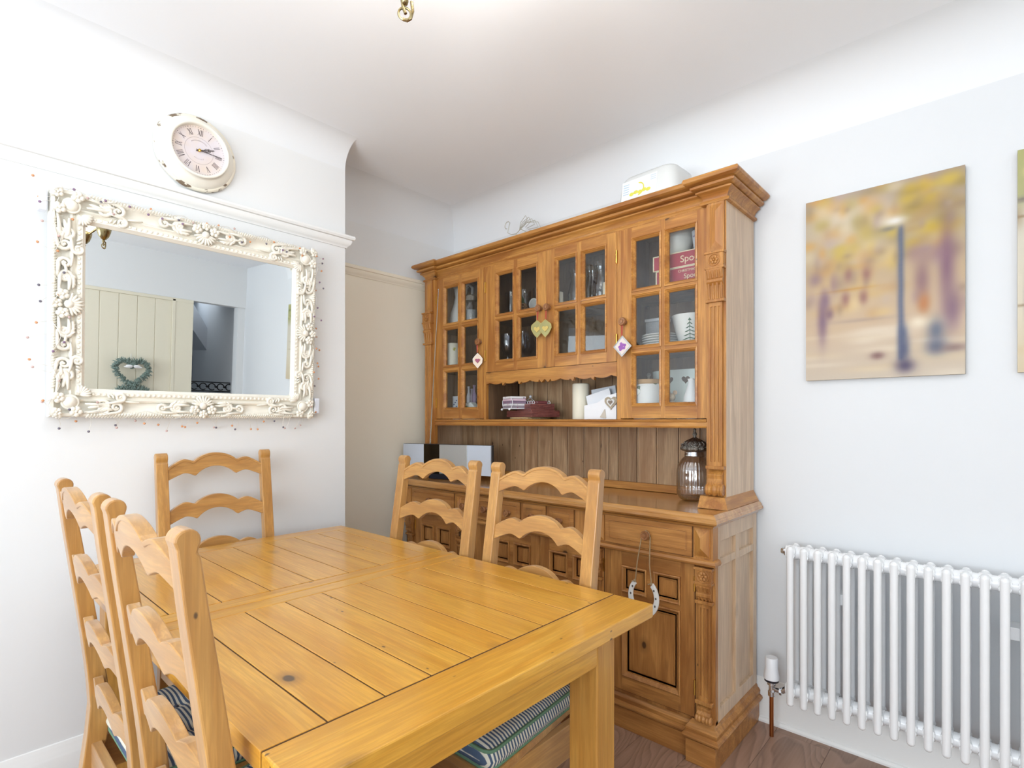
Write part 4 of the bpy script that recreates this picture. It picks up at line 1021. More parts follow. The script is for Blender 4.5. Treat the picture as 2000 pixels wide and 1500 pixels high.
MB().lathe([(0, 0), (0.004, 0.0), (0.006, 0.012), (0.010, 0.020), (0.006, 0.028), (0, 0.03)], (-1.158, 2.164, 1.4273), 14).build('lid_knob', pewter, t, smooth=True)
MB().ell((-1.185, 2.093, 1.372), 0.026, 0.004, 0.016, 20, 8).build('label_plate', mat('label_china', (226, 228, 222), 0.3), t, smooth=True)
t = thing('heart_planter', 'white oval metal planter with cut-out hearts at the back of the right cupboard', 'planter', (-1.075, 2.25, 1.251))
n = 48; vs = []; fs = []
for i in range(n):
    a = 2 * PI * i / n
    for (s_, z) in ((0.85, 1.251), (1.0, 1.47), (0.97, 1.47), (0.83, 1.255)): vs.append((-1.050 + 0.145 * s_ * math.cos(a), 2.272 + 0.050 * s_ * math.sin(a), z))
for i in range(n):
    a = i * 4; b = ((i + 1) % n) * 4
    for k in range(3): fs.append((a + k, b + k, b + k + 1, a + k + 1))
fs.append(tuple(i * 4 for i in range(n))); fs.append(tuple(i * 4 + 3 for i in range(n)))
MB().add(vs, fs).build('tub', mat('pale_painted_metal', (226, 236, 230), 0.35), t, smooth=True, angle=50)
for hx in (-1.09, -1.015):
    yy = 2.272 - 0.0490 * math.sqrt(max(0, 1 - ((hx + 1.05) / 0.143) ** 2))
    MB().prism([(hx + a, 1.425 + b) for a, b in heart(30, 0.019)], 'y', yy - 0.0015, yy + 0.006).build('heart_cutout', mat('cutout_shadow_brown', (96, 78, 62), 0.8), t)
t = thing('mouse_figurine', 'small beige mouse figurine with a pink nose beside the canister', 'figurine', (-1.032, 2.125, 1.251))
mb_ = MB(); mb_.lathe([(0, 0), (0.022, 0), (0.026, 0.02), (0.022, 0.05), (0.014, 0.072), (0.011, 0.08), (0, 0.082)], (-1.032, 2.125, 1.251), 20); mb_.ell((-1.032, 2.122, 1.345), 0.018, 0.019, 0.017, 14, 10); mb_.ell((-1.028, 2.105, 1.341), 0.009, 0.011, 0.008, 10, 6)
mb_.tube([(-1.015, 2.11, 1.315), (-1.008, 2.10, 1.295), (-1.02, 2.097, 1.285)], 0.006, 6); mb_.tube([(-1.049, 2.11, 1.315), (-1.056, 2.10, 1.295), (-1.044, 2.097, 1.285)], 0.006, 6)
mb_.build('body', mat('mouse_beige', (206, 186, 156), 0.6), t, smooth=True, angle=180)
for sg in (-1, 1): MB().ell((-1.032 + sg * 0.015, 2.126, 1.364), 0.010, 0.004, 0.010, 12, 6).build('ear', mat('mouse_ear', (190, 160, 130), 0.6), t, smooth=True)
MB().ell((-1.027, 2.093, 1.342), 0.003, 0.003, 0.003).build('nose', mat('mouse_nose', (200, 110, 110), 0.5), t)
turned('flower_vase', 'slim white vase with painted berries at the right edge of the right cupboard', 'vase', (-0.945, 2.13, 1.251), [(0, 0), (0.022, 0), (0.024, 0.004), (0.034, 0.04), (0.033, 0.09), (0.020, 0.13), (0.014, 0.155), (0.018, 0.168), (0.015, 0.168), (0.011, 0.155), (0, 0.15)], flowered('berry_china', (240, 240, 240), [(150, 40, 60), (80, 110, 90)], 24))
# niche
mah = pine('dark_red_mat_edge', (146, 86, 78), (112, 60, 56), 'x', rough=0.35, knots=0)
turned('woven_mat', 'round woven straw mat under the dark red placemats', 'mat', (-1.865, 2.185, 1.2525), [(0, 0), (0.10, 0), (0.108, 0.003), (0.110, 0.006), (0.106, 0.010), (0.085, 0.011), (0, 0.011)], mat('straw', (206, 176, 128), 0.8, bump=(120, 1.0)), n=40)
for k in range(5):
    z = 1.2645 + k * 0.0069; m_ = Matrix.Translation((-1.862, 2.200, 0)) @ Matrix.Rotation(math.radians([-20, -19.2, -20.6, -19.6, -20.2][k]), 4, 'Z')
    single('placemat', MB().box(-0.140, 0.140, -0.083, 0.083, z, z + 0.0065, m_), mah, 'large dark red placemat ' + ['at the bottom of the stack on the straw mat', 'second from the bottom of the stack', 'in the middle of the stack of placemats', 'second from the top of the large placemats', 'on top of the large placemats'][k], 'placemat', (-1.862, 2.19, z), 'dark red placemats in the niche', bevel=0.0012)
for k in range(4):
    z = 1.2995 + k * 0.0085; m_ = Matrix.Translation((-1.845, 2.205, 0)) @ Matrix.Rotation(math.radians([-24, -23, -25, -24][k]), 4, 'Z')
    single('serving_mat', MB().box(-0.085, 0.085, -0.07, 0.07, z, z + 0.008, m_), mah, 'small dark red mat in the upper stack, ' + ['lowest', 'second from the bottom', 'second from the top', 'topmost'][k], 'mat', (-1.845, 2.205, z), 'small dark red mats in the upper stack', bevel=0.0012)
t = thing('coaster_holder', 'white wire holder full of purple patterned coasters, on the placemats', 'coaster holder', (-1.925, 2.12, 1.2995))
R_ = Matrix.Translation((-1.925, 2.125, 1.2995)) @ Matrix.Rotation(math.radians(-24), 4, 'Z')
for k in range(5):
    MB().box(-0.052, 0.052, -0.045, 0.045, 0.012 + k * 0.0125, 0.0235 + k * 0.0125, R_).build('coaster', flowered('coaster_pattern_%d' % k, [(150, 140, 150), (226, 222, 226), (140, 118, 140), (218, 190, 204), (232, 230, 232)][k], [(90, 70, 90), (200, 90, 130), (70, 70, 80)], 60), t, bevel=0.0015)
c_ = MB()
for (a, b) in ((-.05, -.05), (.05, -.05), (.05, .05), (-.05, .05)): c_.ell((a, b, 0.006), 0.0065, 0.0065, 0.006, 10, 8, R_)
c_.tube([(-.05, -.05, .010), (.05, -.05, .010), (.05, .05, .010), (-.05, .05, .010)], 0.002, 6, closed=True, m=R_)
for s_ in (-1, 1): c_.tube([(s_ * .052, -.04, .012), (s_ * .066, -.04, .030), (s_ * .066, -.04, .050), (s_ * .054, -.04, .062)], 0.0018, 6, m=R_)
c_.build('wire_frame', white_pl, t, smooth=True)
t = thing('napkin_holder', 'white scalloped wire napkin holder with a ball knob, behind the coasters', 'napkin holder', (-1.845, 2.20, 1.3335))
R_ = Matrix.Translation((-1.85, 2.20, 1.3335)) @ Matrix.Rotation(math.radians(-24), 4, 'Z'); c_ = MB()
for s_ in (-1, 1):
    for k in range(6): c_.tube([(-0.07 + 0.028 * k + 0.014 * (1 - math.cos(a)), s_ * 0.045, 0.0 + 0.016 * math.sin(a)) for a in [i * PI / 8 for i in range(9)]], 0.0014, 5, m=R_)
    c_.tube([(-0.07, s_ * 0.045, 0.001), (0.098, s_ * 0.045, 0.001)], 0.0014, 5, m=R_)
c_.tube([(-0.06, -0.05, 0.002), (-0.045, 0.0, 0.035), (-0.06, 0.05, 0.002)], 0.0018, 5, m=R_); c_.ell((-0.045, 0, 0.042), 0.008, 0.008, 0.008, 12, 8, R_)
c_.build('wire_frame', white_pl, t, smooth=True)
MB().box(-0.06, 0.08, -0.04, 0.04, 0.0005, 0.015, R_).build('napkins', flowered('napkin_pattern', (120, 60, 62), [(40, 40, 44), (230, 226, 226)], 45), t, bevel=0.003)
t = thing('pillar_candle', 'tall ivory pillar candle with a dipped rim on the niche shelf', 'candle', (-1.54, 2.19, 1.2525))
MB().lathe([(0, 0), (0.041, 0), (0.042, 0.002), (0.042, 0.172), (0.038, 0.176), (0.03, 0.168), (0, 0.163)], (-1.54, 2.19, 1.2525), 32).build('wax', wax, t, smooth=True)
MB().tube([(-1.54, 2.19, 1.41), (-1.54, 2.191, 1.447)], 0.002, 6).build('wick', black, t)
t = thing('letter_rack', 'white wooden box of folded papers with a woven heart on its front', 'box', (-1.38, 2.2, 1.2525))
whw = mat('white_painted_wood', (238, 238, 240), 0.5)
b_ = MB(); b_.prism([(-1.475, 1.2525), (-1.300, 1.2525), (-1.300, 1.372), (-1.345, 1.362), (-1.40, 1.330), (-1.475, 1.318)], 'y', 2.125, 2.132)
b_.prism([(-1.475, 1.2525), (-1.300, 1.2525), (-1.300, 1.372), (-1.345, 1.362), (-1.40, 1.330), (-1.475, 1.318)], 'y', 2.255, 2.262)
b_.box(-1.475, -1.469, 2.132, 2.255, 1.2525, 1.318).box(-1.306, -1.300, 2.132, 2.255, 1.2525, 1.36).box(-1.47, -1.305, 2.132, 2.255, 1.2525, 1.258)
b_.build('box', whw, t)
for k, (a, yy, h_) in enumerate(((0.5, 2.16, 0.16), (0.35, 2.19, 0.18), (0.62, 2.22, 0.15))):
    m_ = Matrix.Translation((-1.39, yy, 1.26)) @ Matrix.Rotation(-0.25 + 0.12 * k, 4, 'Y')
    MB().box(-0.07, 0.065, -0.002, 0.003, 0.0, h_ - 0.035, m_).build('papers', mat('grey_white_paper_%d' % k, [(232, 234, 238), (196, 200, 206), (224, 222, 216)][k], 0.7), t)
for (r0, colr, dy) in ((0.036, (186, 172, 150), 0), (0.022, (238, 236, 232), -0.003), (0.012, (150, 134, 120), -0.006)):
    MB().prism([(-1.325 + a, 1.330 + b) for a, b in heart(30, r0)], 'y', 2.119 + dy, 2.124 + dy).build('woven_heart', mat('wicker_%d' % int(r0 * 1e3), colr, 0.8, bump=(160, 0.8)), t, bevel=0.001)
c_ = MB(); c_.prism([(-1.385, 1.262), (-1.358, 1.300), (-1.352, 1.258)], 'y', 2.1195, 2.1245); c_.build('star_point', mat('pale_wood', (200, 190, 176), 0.7), t)

# hanging ornaments on the knobs
gilt = mat('gilt_glass', (176, 152, 84), 0.3, 0.6); redrib = mat('red_ribbon', (186, 74, 62), 0.7)
silverm = mat('silvered_edge', (190, 188, 186), 0.3, 0.9)
def ribbon(x, z0, z1, y, parent): 
    MB().tube([(x - 0.004, y, z1), (x - 0.0005, y - 0.001, z0)], 0.0016, 5).tube([(x + 0.005, y, z1), (x + 0.0005, y - 0.001, z0)], 0.0016, 5).build('ribbon', redrib, parent)
gh = None
for (kx, kz, lab) in ((sx(-1.684), 1.800, 'gilt heart ornament on a red ribbon, on the left one of the two middle knobs'), (sx(-1.632), 1.798, 'gilt heart ornament on a red ribbon, on the right one of the two middle knobs')):
    yk = 2.040; t = thing('heart_ornament', lab, 'ornament', (kx, yk, kz), group='gilt hearts on the middle knobs')
    ribbon(kx, kz - 0.062, kz - 0.008, yk, t); cz = kz - 0.105; rr = Matrix.Translation((kx, yk - 0.004, cz)) @ Matrix.Rotation(0.35, 4, 'Z')
    out = [(0, 0.044), (0.012, 0.034), (0.028, 0.022), (0.031, 0.004), (0.018, -0.022), (0, -0.042), (-0.018, -0.022), (-0.031, 0.004), (-0.028, 0.022), (-0.012, 0.034)]
    MB().prism(out, 'y', -0.002, 0.002, rr).build('glass_leaf', mat('pale_green_gilt', (150, 142, 92), 0.2, 0.6), t, bevel=0.0008)
    MB().tube([rr @ Vector((a, 0, b)) for a, b in out], 0.0018, 5, closed=True).build('gilt_edge', gilt, t, smooth=True)
    MB().prism(heart(26, 0.017), 'y', -0.005, -0.0005, rr).build('heart', gilt, t, bevel=0.0015)
t = thing('heart_ornament', 'little silver leaf ornament with a crimson heart, on the left door knob', 'ornament', (sx(-2.110), 2.040, 1.676))
kx, kz = sx(-2.110), 1.676; ribbon(kx, kz - 0.06, kz - 0.008, 2.04, t); rr = Matrix.Translation((kx + 0.008, 2.036, kz - 0.104)) @ Matrix.Rotation(0.5, 4, 'Z')
out = [(0, 0.040), (0.014, 0.026), (0.027, 0.010), (0.024, -0.012), (0, -0.040), (-0.024, -0.012), (-0.027, 0.010), (-0.014, 0.026)]
MB().prism(out, 'y', -0.002, 0.002, rr).build('glass_leaf', mat('smoky_glass', (170, 150, 130), 0.2, 0.4), t)
MB().tube([rr @ Vector((a, 0, b)) for a, b in out], 0.002, 5, closed=True).build('silver_edge', silverm, t, smooth=True)
MB().prism(heart(26, 0.015), 'y', -0.005, -0.0005, rr).build('heart', mat('crimson_heart', (150, 40, 80), 0.3), t)
t = thing('picture_ornament', 'diamond shaped silver pendant with a purple flower picture on the right door knob', 'ornament', (sx(-1.213), 2.040, 1.676))
kx, kz = sx(-1.213), 1.676; ribbon(kx, kz - 0.066, kz - 0.008, 2.04, t); rr = Matrix.Translation((kx + 0.006, 2.036, kz - 0.108)) @ Matrix.Rotation(0.1, 4, 'Z')
dia = [(0.0, 0.045), (0.042, -0.002), (-0.002, -0.046), (-0.042, -0.001)]
MB().prism(dia, 'y', -0.002, 0.002, rr).build('silver_tile', silverm, t, bevel=0.001)
MB().prism([(a * .80, b * .80) for a, b in dia], 'y', -0.0035, -0.0015, rr).build('picture', mat('picture_ground', (222, 208, 200), 0.5), t)
c_ = MB()
for k in range(9): a = k * 2.4; q_ = 0.004 * math.sqrt(k); c_.ell((q_ * 1.3 * math.cos(a) - 0.002, -0.0042, q_ * 1.3 * math.sin(a) - 0.002), 0.0065, 0.001, 0.0065, 8, 5, rr)
c_.build('purple_flowers', mat('purple_petals', (150, 88, 168), 0.5), t)
MB().tube([rr @ Vector((a, -0.003, b)) for a, b in dia], 0.0016, 5, closed=True).build('silver_edge', silverm, t, smooth=True)
# horseshoe on its string
hx_, hy_ = -1.012, 1.856
t = thing('hanging_horseshoe', 'white ceramic horseshoe hanging from the big drawer knob by a cord', 'horseshoe', (hx_, hy_, 0.79))
cz = 0.575; R0, R1_ = 0.060, 0.036; vs = []; fs = []
N = 40
for i in range(N + 1):
    a = math.radians(128) + math.radians(284) * i / N
    e = 1.0 + 0.12 * abs(math.sin(a)) ; ca, sa = math.cos(a), math.sin(a)
    wd_ = 0.0215 * (0.75 + 0.35 * (1 - abs(2 * i / N - 1)))
    for (r, y) in ((0.064, -0.004), (0.064 - wd_, -0.004), (0.064 - wd_, 0.004), (0.064, 0.004)):
        vs.append((hx_ + r * ca * 1.0, hy_ - 0.006 + y, cz + r * sa * 1.20))
for i in range(N):
    for k in range(4): fs.append((i * 4 + k, i * 4 + (k + 1) % 4, i * 4 + 4 + (k + 1) % 4, i * 4 + 4 + k))
fs += [(0, 1, 2, 3), (N * 4 + 3, N * 4 + 2, N * 4 + 1, N * 4)]
MB().add(vs, fs).build('shoe', china, t, bevel=0.0015)
c_ = MB()
for sg in (-1, 1):
    for k in range(4):
        a = math.radians(90 + sg * (58 + 27 * k)); r = 0.053; c_.ell((hx_ + r * math.cos(a), hy_ - 0.0105, cz + r * sa * 0 + 1.2 * r * math.sin(a)), 0.0035, 0.0015, 0.0045, 8, 5)
c_.build('nail_holes', mat('nail_hole_dark', (90, 84, 78), 0.6), t)
cord = mat('jute_cord', (206, 178, 136), 0.9, bump=(500, 1.0)); c_ = MB()
L_ = Vector((hx_ - 0.034, hy_ - 0.008, cz + 0.058)); Rr = Vector((hx_ + 0.034, hy_ - 0.008, cz + 0.058))
kn = Vector((hx_, hy_ + 0.012, 0.807))
c_.tube([L_, L_ + Vector((0.008, 0, 0.07)), kn + Vector((-0.018, -0.0, -0.006)), kn + Vector((-0.010, 0.0, 0.012)), kn + Vector((0, 0, 0.018)), kn + Vector((0.010, 0, 0.012)), kn + Vector((0.018, 0, -0.006)), Rr + Vector((-0.008, 0, 0.07)), Rr], 0.0022, 6)
for p in (L_, Rr): c_.ell(p + Vector((0, -0.003, 0)), 0.006, 0.005, 0.006, 8, 6); c_.tube([p, p + Vector((-0.012, -0.006, -0.004))], 0.0025, 5)
c_.build('cord', cord, t, smooth=True)

# jar on the worktop
jx, jy, jz = -0.962, 2.195, 0.9125
t = thing('ribbed_glass_jar', 'smoky ribbed glass jar with an ornate silver lid on the worktop', 'jar', (jx, jy, jz))
jar = [(0.045, 0), (0.060, 0.006), (0.071, 0.022), (0.073, 0.05), (0.073, 0.120), (0.068, 0.148), (0.052, 0.172), (0.040, 0.184), (0.038, 0.192)]
MB().lathe(vessel('', '', '', None, jar, None, wall=0.003), (jx, jy, jz), 180, ribs=30, ribd=0.012).build('glass_body', smokeg, t, smooth=True, angle=180)
MB().lathe([(0, 0.186), (0.043, 0.186), (0.0435, 0.190), (0.041, 0.194), (0.041, 0.203), (0.044, 0.206), (0, 0.206)], (jx, jy, jz), 40).build('collar', mat('silver_collar', (206, 208, 212), 0.22, 1.0), t, smooth=True)
MB().lathe([(0, 0.2065), (0.046, 0.2065), (0.056, 0.212), (0.058, 0.219), (0.053, 0.225), (0.046, 0.238), (0.034, 0.250), (0.018, 0.258), (0.008, 0.262), (0.006, 0.270), (0.010, 0.276), (0.007, 0.283), (0.005, 0.29), (0.007, 0.297), (0.003, 0.301), (0, 0.302)], (jx, jy, jz), 96, ribs=12, ribd=0.03).build('ornate_lid', pewter, t, smooth=True, angle=60)
c_ = MB()
for k in range(16):
    a = 2 * PI * k / 16
    c_.tube([(jx + 0.054 * math.cos(a + q), jy + 0.054 * math.sin(a + q), jz + 0.222 + dz) for q, dz in ((-.16, 0), (0, 0.014), (.16, 0))], 0.0018, 5)
    c_.tube([(jx + r * math.cos(a + q), jy + r * math.sin(a + q), jz + z) for q, z, r in ((-.16, 0.236, .047), (0, 0.246, .040), (.16, 0.236, .047))], 0.0016, 5)
c_.build('filigree', pewter, t, smooth=True)
# stereo, angled at the left end of the worktop
ang = math.atan2(2.081 - 1.925, -2.052 + 2.640)
t = thing('mini_stereo', 'wide silver mini stereo with a dark display standing on the dresser worktop', 'stereo', (-2.347, 2.003, 0.9125), (0, 0, ang), local=True)
Wd = 0.304
speakm = mat('silver_cloth', (206, 214, 226), 0.6, bump=(500, 0.3)); gun = mat('stereo_dark_case', (44, 46, 52), 0.4)
MB().box(-Wd, Wd, 0.008, 0.030, 0.028, 0.198).build('case', gun, t, bevel=0.003)
MB().box(-Wd + 0.004, -0.150, 0.0, 0.008, 0.030, 0.196).build('speaker_panel', speakm, t, bevel=0.001)
MB().box(0.148, Wd - 0.004, 0.0, 0.008, 0.030, 0.196).build('speaker_panel', speakm, t, bevel=0.001)
MB().box(-0.149, -0.040, 0.001, 0.009, 0.030, 0.196).build('dark_display', mat('smoked_mirror_panel', (70, 62, 50), 0.06, 0.9), t)
MB().box(-0.0395, 0.147, 0.0, 0.008, 0.030, 0.196).build('brushed_panel', mat('brushed_aluminium', (206, 208, 206), 0.3, 0.5), t, bevel=0.001)
MB().box(-0.10, 0.14, -0.02, 0.028, 0.0005, 0.0275).build('stand', mat('stereo_stand', (26, 30, 42), 0.25), t, bevel=0.002)
c_ = MB()
for k in range(6): c_.lathe([(0, 0), (0.003, 0), (0.003, -0.002), (0, -0.002)], (-0.06 + 0.03 * k, 0.0055, 0.016), 10, axis='y')
c_.build('buttons', chrome, t, smooth=True)
a_ = MB(); a_.tube([(-2.470, 1.996, 1.108), (-2.468, 1.996, 1.140)], 0.0045, 8); a_.tube([(-2.468, 1.996, 1.140), (-2.437, 1.998, 1.55), (-2.400, 2.000, 2.000)], [0.0032, 0.0026, 0.0018], 8); a_.ell((-2.400, 2.0, 2.0), 0.004, 0.004, 0.004)
o = MB(); o.v = a_.v; o.f = a_.f
ae = o.build('aerial', chrome, None, smooth=True); ae.data.transform(Matrix.Rotation(-ang, 4, 'Z') @ Matrix.Translation((2.347, -2.003, -0.9125))); ae.parent = t

# on top of the dresser
t = thing('plastic_tub', 'white plastic tub lying upside down on top of the dresser, yellow flower label', 'tub', (-1.13, 2.20, 2.1865))
tubm = mat('translucent_plastic', (226, 228, 226), 0.35)
R_ = Matrix.Translation((-1.138, 2.205, 2.187)) @ Matrix.Diagonal((0.94, 1, 0.97, 1)) @ Matrix.Rotation(math.radians(-3), 4, 'Z')
def rrect(hx, hy, r, n=6):
    p = []
    for (cx, cy, a0) in ((hx - r, hy - r, 0), (-hx + r, hy - r, PI / 2), (-hx + r, -hy + r, PI), (hx - r, -hy + r, 3 * PI / 2)):
        for k in range(n + 1): p.append((cx + r * math.cos(a0 + PI / 2 * k / n), cy + r * math.sin(a0 + PI / 2 * k / n)))
    return p
def loft(rings, m=None):
    vs = []; k = len(rings[0][0]); fs = []
    for pts, z in rings:
        for (a, b) in pts: vs.append(m @ Vector((a, b, z)) if m is not None else (a, b, z))
    for i in range(len(rings) - 1):
        for j in range(k): fs.append((i * k + j, i * k + (j + 1) % k, (i + 1) * k + (j + 1) % k, (i + 1) * k + j))
    fs += [tuple(range(k))[::-1], tuple((len(rings) - 1) * k + j for j in range(k))]
    return MB().add(vs, fs)
loft([(rrect(0.158, 0.115, 0.05), 0.022), (rrect(0.148, 0.105, 0.05), 0.10), (rrect(0.140, 0.097, 0.05), 0.135), (rrect(0.128, 0.085, 0.045), 0.148), (rrect(0.10, 0.06, 0.035), 0.152)], R_).build('tub_body', tubm, t, smooth=True, angle=60)
loft([(rrect(0.170, 0.126, 0.055), 0.0), (rrect(0.174, 0.130, 0.055), 0.004), (rrect(0.174, 0.130, 0.055), 0.018), (rrect(0.162, 0.118, 0.05), 0.0215)], R_).build('rim_lid', white_pl, t, smooth=True, angle=60)
R2 = R_ @ Matrix.Translation((-0.02, -0.1085, 0.075)) @ Matrix.Rotation(math.radians(-7), 4, 'X')
MB().box(-0.10, 0.085, -0.0012, 0.0, -0.042, 0.046, R2).build('paper_label', mat('label_paper', (240, 243, 246), 0.6), t)
c_ = MB()
for k in range(9):
    a = 0.25 + k * 0.33; c_.ell((0.0, 0, 0.028), 0.009, 0.0006, 0.003, 8, 4, R2 @ Matrix.Translation((-0.01, -0.0018, -0.006)) @ Matrix.Rotation(a, 4, 'Y'))
for k in range(5): c_.ell((-0.045 + 0.022 * k, -0.0018, -0.022 + 0.004 * (k % 2)), 0.013, 0.0006, 0.009, 8, 4, R2)
c_.build('yellow_flowers', mat('label_yellow', (222, 218, 88), 0.6), t)
c_ = MB()
for k in range(5): c_.box(-0.092, -0.062, -0.0018, -0.001, 0.028 - 0.011 * k, 0.031 - 0.011 * k, R2)
for k in range(3): c_.box(0.052, 0.078, -0.0018, -0.001, 0.036 - 0.009 * k, 0.038 - 0.009 * k, R2)
c_.build('label_print', mat('label_blue', (170, 196, 216), 0.6), t)
t = thing('wire_bird_ornament', 'pale wire ornament with a curled tail and feathery wing on top of the dresser', 'ornament', (-2.0, 2.25, 2.1865))
wirem = mat('pale_gold_wire', (196, 192, 176), 0.4, 0.4); c_ = MB()
cx, cz = -2.095, 2.352
c_.tube([(cx + 0.028 * (1 - 0.09 * k) * math.cos(0.6 + k * 0.5), 2.25, cz + 0.034 * (1 - 0.09 * k) * math.sin(0.6 + k * 0.5)) for k in range(9)][::-1] + [(-2.09, 2.25, 2.318), (-2.06, 2.25, 2.300), (-2.02, 2.25, 2.296)], 0.0022, 6)
c_.tube([(-2.05, 2.25, 2.1875), (-2.045, 2.25, 2.25), (-2.02, 2.25, 2.30), (-1.99, 2.25, 2.315), (-1.95, 2.25, 2.29), (-1.92, 2.25, 2.23), (-1.915, 2.25, 2.1875)], 0.0022, 6)
for k in range(5):
    s_ = k / 4; c_.tube([(-2.00, 2.25, 2.31), (-1.985 + 0.012 * k, 2.245, 2.35 - 0.003 * k), (-1.945 + 0.022 * k, 2.24, 2.376 - 0.014 * k), (-1.935 + 0.026 * k, 2.243, 2.358 - 0.022 * k), (-1.965 + 0.010 * k, 2.25, 2.325 - 0.008 * k)], 0.0016, 5)
c_.tube([(-2.05, 2.25, 2.19), (-1.915, 2.25, 2.19)], 0.0025, 6)
c_.build('wire', wirem, t, smooth=True)
c_ = MB()
for k in range(6): c_.ell((-2.035 + 0.018 * k, 2.247, 2.262 + 0.016 * math.sin(k * 1.7)), 0.004, 0.004, 0.004, 8, 6)
c_.build('beads', mat('pale_blue_beads', (176, 196, 206), 0.3), t, smooth=True)

# ------------------------------------------------------------------ mirror
MX, MY, MZ = XB + 0.004, 0.7275, 1.256
ML = thing('wall_mirror', 'large rectangular mirror in an ornate cream carved frame on the chimney breast', 'mirror', (MX, MY, MZ), (math.radians(2.5), 0, PI / 2), local=True)
hw, H = 0.455, 0.752
gx0, gx1, gz0, gz1 = -0.360, 0.352, 0.101, 0.652
MB().box(gx0 - 0.01, gx1 + 0.01, -0.022, -0.018, gz0 - 0.01, gz1 + 0.01).build('mirror_glass', mirrorm, ML)
def frame_ring(o_rect, prof):
    """prof = [(t, y)], t = 0 at the outer edge and 1 at the sight edge"""
    X0, X1_, Z0, Z1 = o_rect; vs = []
    for (t_, y) in prof:
        a, b, c, d = X0 + (gx0 - X0) * t_, X1_ + (gx1 - X1_) * t_, Z0 + (gz0 - Z0) * t_, Z1 + (gz1 - Z1) * t_
        vs += [(a, y, c), (b, y, c), (b, y, d), (a, y, d)]
    fs = []; k = len(prof)
    for i in range(k):
        i2 = (i + 1) % k
        for j in range(4): fs.append((i * 4 + j, i * 4 + (j + 1) % 4, i2 * 4 + (j + 1) % 4, i2 * 4 + j))
    return MB().add(vs, fs)
frame_ring((-hw, hw, 0.004, H - 0.004), [(0, -0.002), (0, -0.030), (0.05, -0.040), (0.14, -0.042), (0.20, -0.034), (0.35, -0.024), (0.52, -0.024), (0.56, -0.034), (0.62, -0.037), (0.68, -0.030), (0.72, -0.028), (0.76, -0.036), (0.90, -0.038), (0.96, -0.030), (1.0, -0.026), (1.0, -0.002)]).build('frame', frame_paint, ML, smooth=True, angle=35)
bd_ = MB()
def along(x0, z0, x1, z1, step):
    L_ = math.hypot(x1 - x0, z1 - z0); n_ = int(L_ / step); return [(x0 + (x1 - x0) * (i + .5) / n_, z0 + (z1 - z0) * (i + .5) / n_) for i in range(n_)]
q = 0.018
for seg_ in ((gx0 - q, gz0 - q, gx1 + q, gz0 - q), (gx0 - q, gz1 + q, gx1 + q, gz1 + q), (gx0 - q, gz0 - q, gx0 - q, gz1 + q), (gx1 + q, gz0 - q, gx1 + q, gz1 + q)):
    for (a, b) in along(*seg_, 0.016): bd_.ell((a, -0.037, b), 0.0055, 0.004, 0.0055, 6, 4)
bd_.build('beaded_edge', frame_paint, ML, smooth=True)
e = 0.012
for (x0, z0, x1, z1, horiz) in ((-hw + .1, e, hw - .1, e, 1), (-hw + .1, H - e, hw - .1, H - e, 1), (-hw + e, .1, -hw + e, H - .1, 0), (hw - e, .1, hw - e, H - .1, 0)):
    rp = MB()
    for (a, b) in along(x0, z0, x1, z1, 0.0085):
        d = 0.009
        if horiz: rp.tube([(a - 0.006, -0.036, b - d), (a, -0.044, b), (a + 0.006, -0.036, b + d)], [0.002, 0.004, 0.002], 5)
        else: rp.tube([(a - d, -0.036, b - 0.006), (a, -0.044, b), (a + d, -0.036, b + 0.006)], [0.002, 0.004, 0.002], 5)
    rp.build('rope_edge', frame_paint, ML, smooth=True)

def scroll_curl(m_, x, z, ang, s, flip=1, turns=1.6, y=-0.040, stem=1.0):
    pts = []; rad = []
    for k in range(9):
        t_ = k / 8; pts.append((x + math.cos(ang) * s * stem * t_, y - 0.006 * math.sin(PI * t_), z + math.sin(ang) * s * stem * t_ + 0)); rad.append(0.0035 + 0.0035 * t_)
    ex, ez = pts[-1][0], pts[-1][2]; r0 = s * 0.34; cx = ex - math.sin(ang) * r0 * flip; cz = ez + math.cos(ang) * r0 * flip
    n_ = int(12 * turns)
    for k in range(1, n_):
        t_ = k / n_; a = ang - flip * PI / 2 + flip * 2 * PI * turns * t_; r = r0 * (1 - 0.80 * t_)
        pts.append((cx + r * math.cos(a), y, cz + r * math.sin(a))); rad.append(0.007 - 0.003 * t_)
    m_.tube(pts, rad, 6); m_.ell((cx, y - 0.002, cz), 0.0045, 0.004, 0.0045, 8, 5)
def leaf(m_, x, z, ang, l, w_, y=-0.042):
    m_.ell((0, 0, 0), l / 2, 0.006, w_ / 2, 8, 6, Matrix.Translation((x + math.cos(ang) * l / 2, y, z + math.sin(ang) * l / 2)) @ Matrix.Rotation(-ang, 4, 'Y'))
def flower(m_, x, z, r=0.017, y=-0.050):
    for k in range(5): a = k * 2 * PI / 5 + x * 7; m_.ell((x + r * 0.62 * math.cos(a), y, z + r * 0.62 * math.sin(a)), r * 0.5, 0.006, r * 0.5, 8, 5)
    m_.ell((x, y - 0.005, z), r * 0.28, 0.004, r * 0.28, 8, 5)
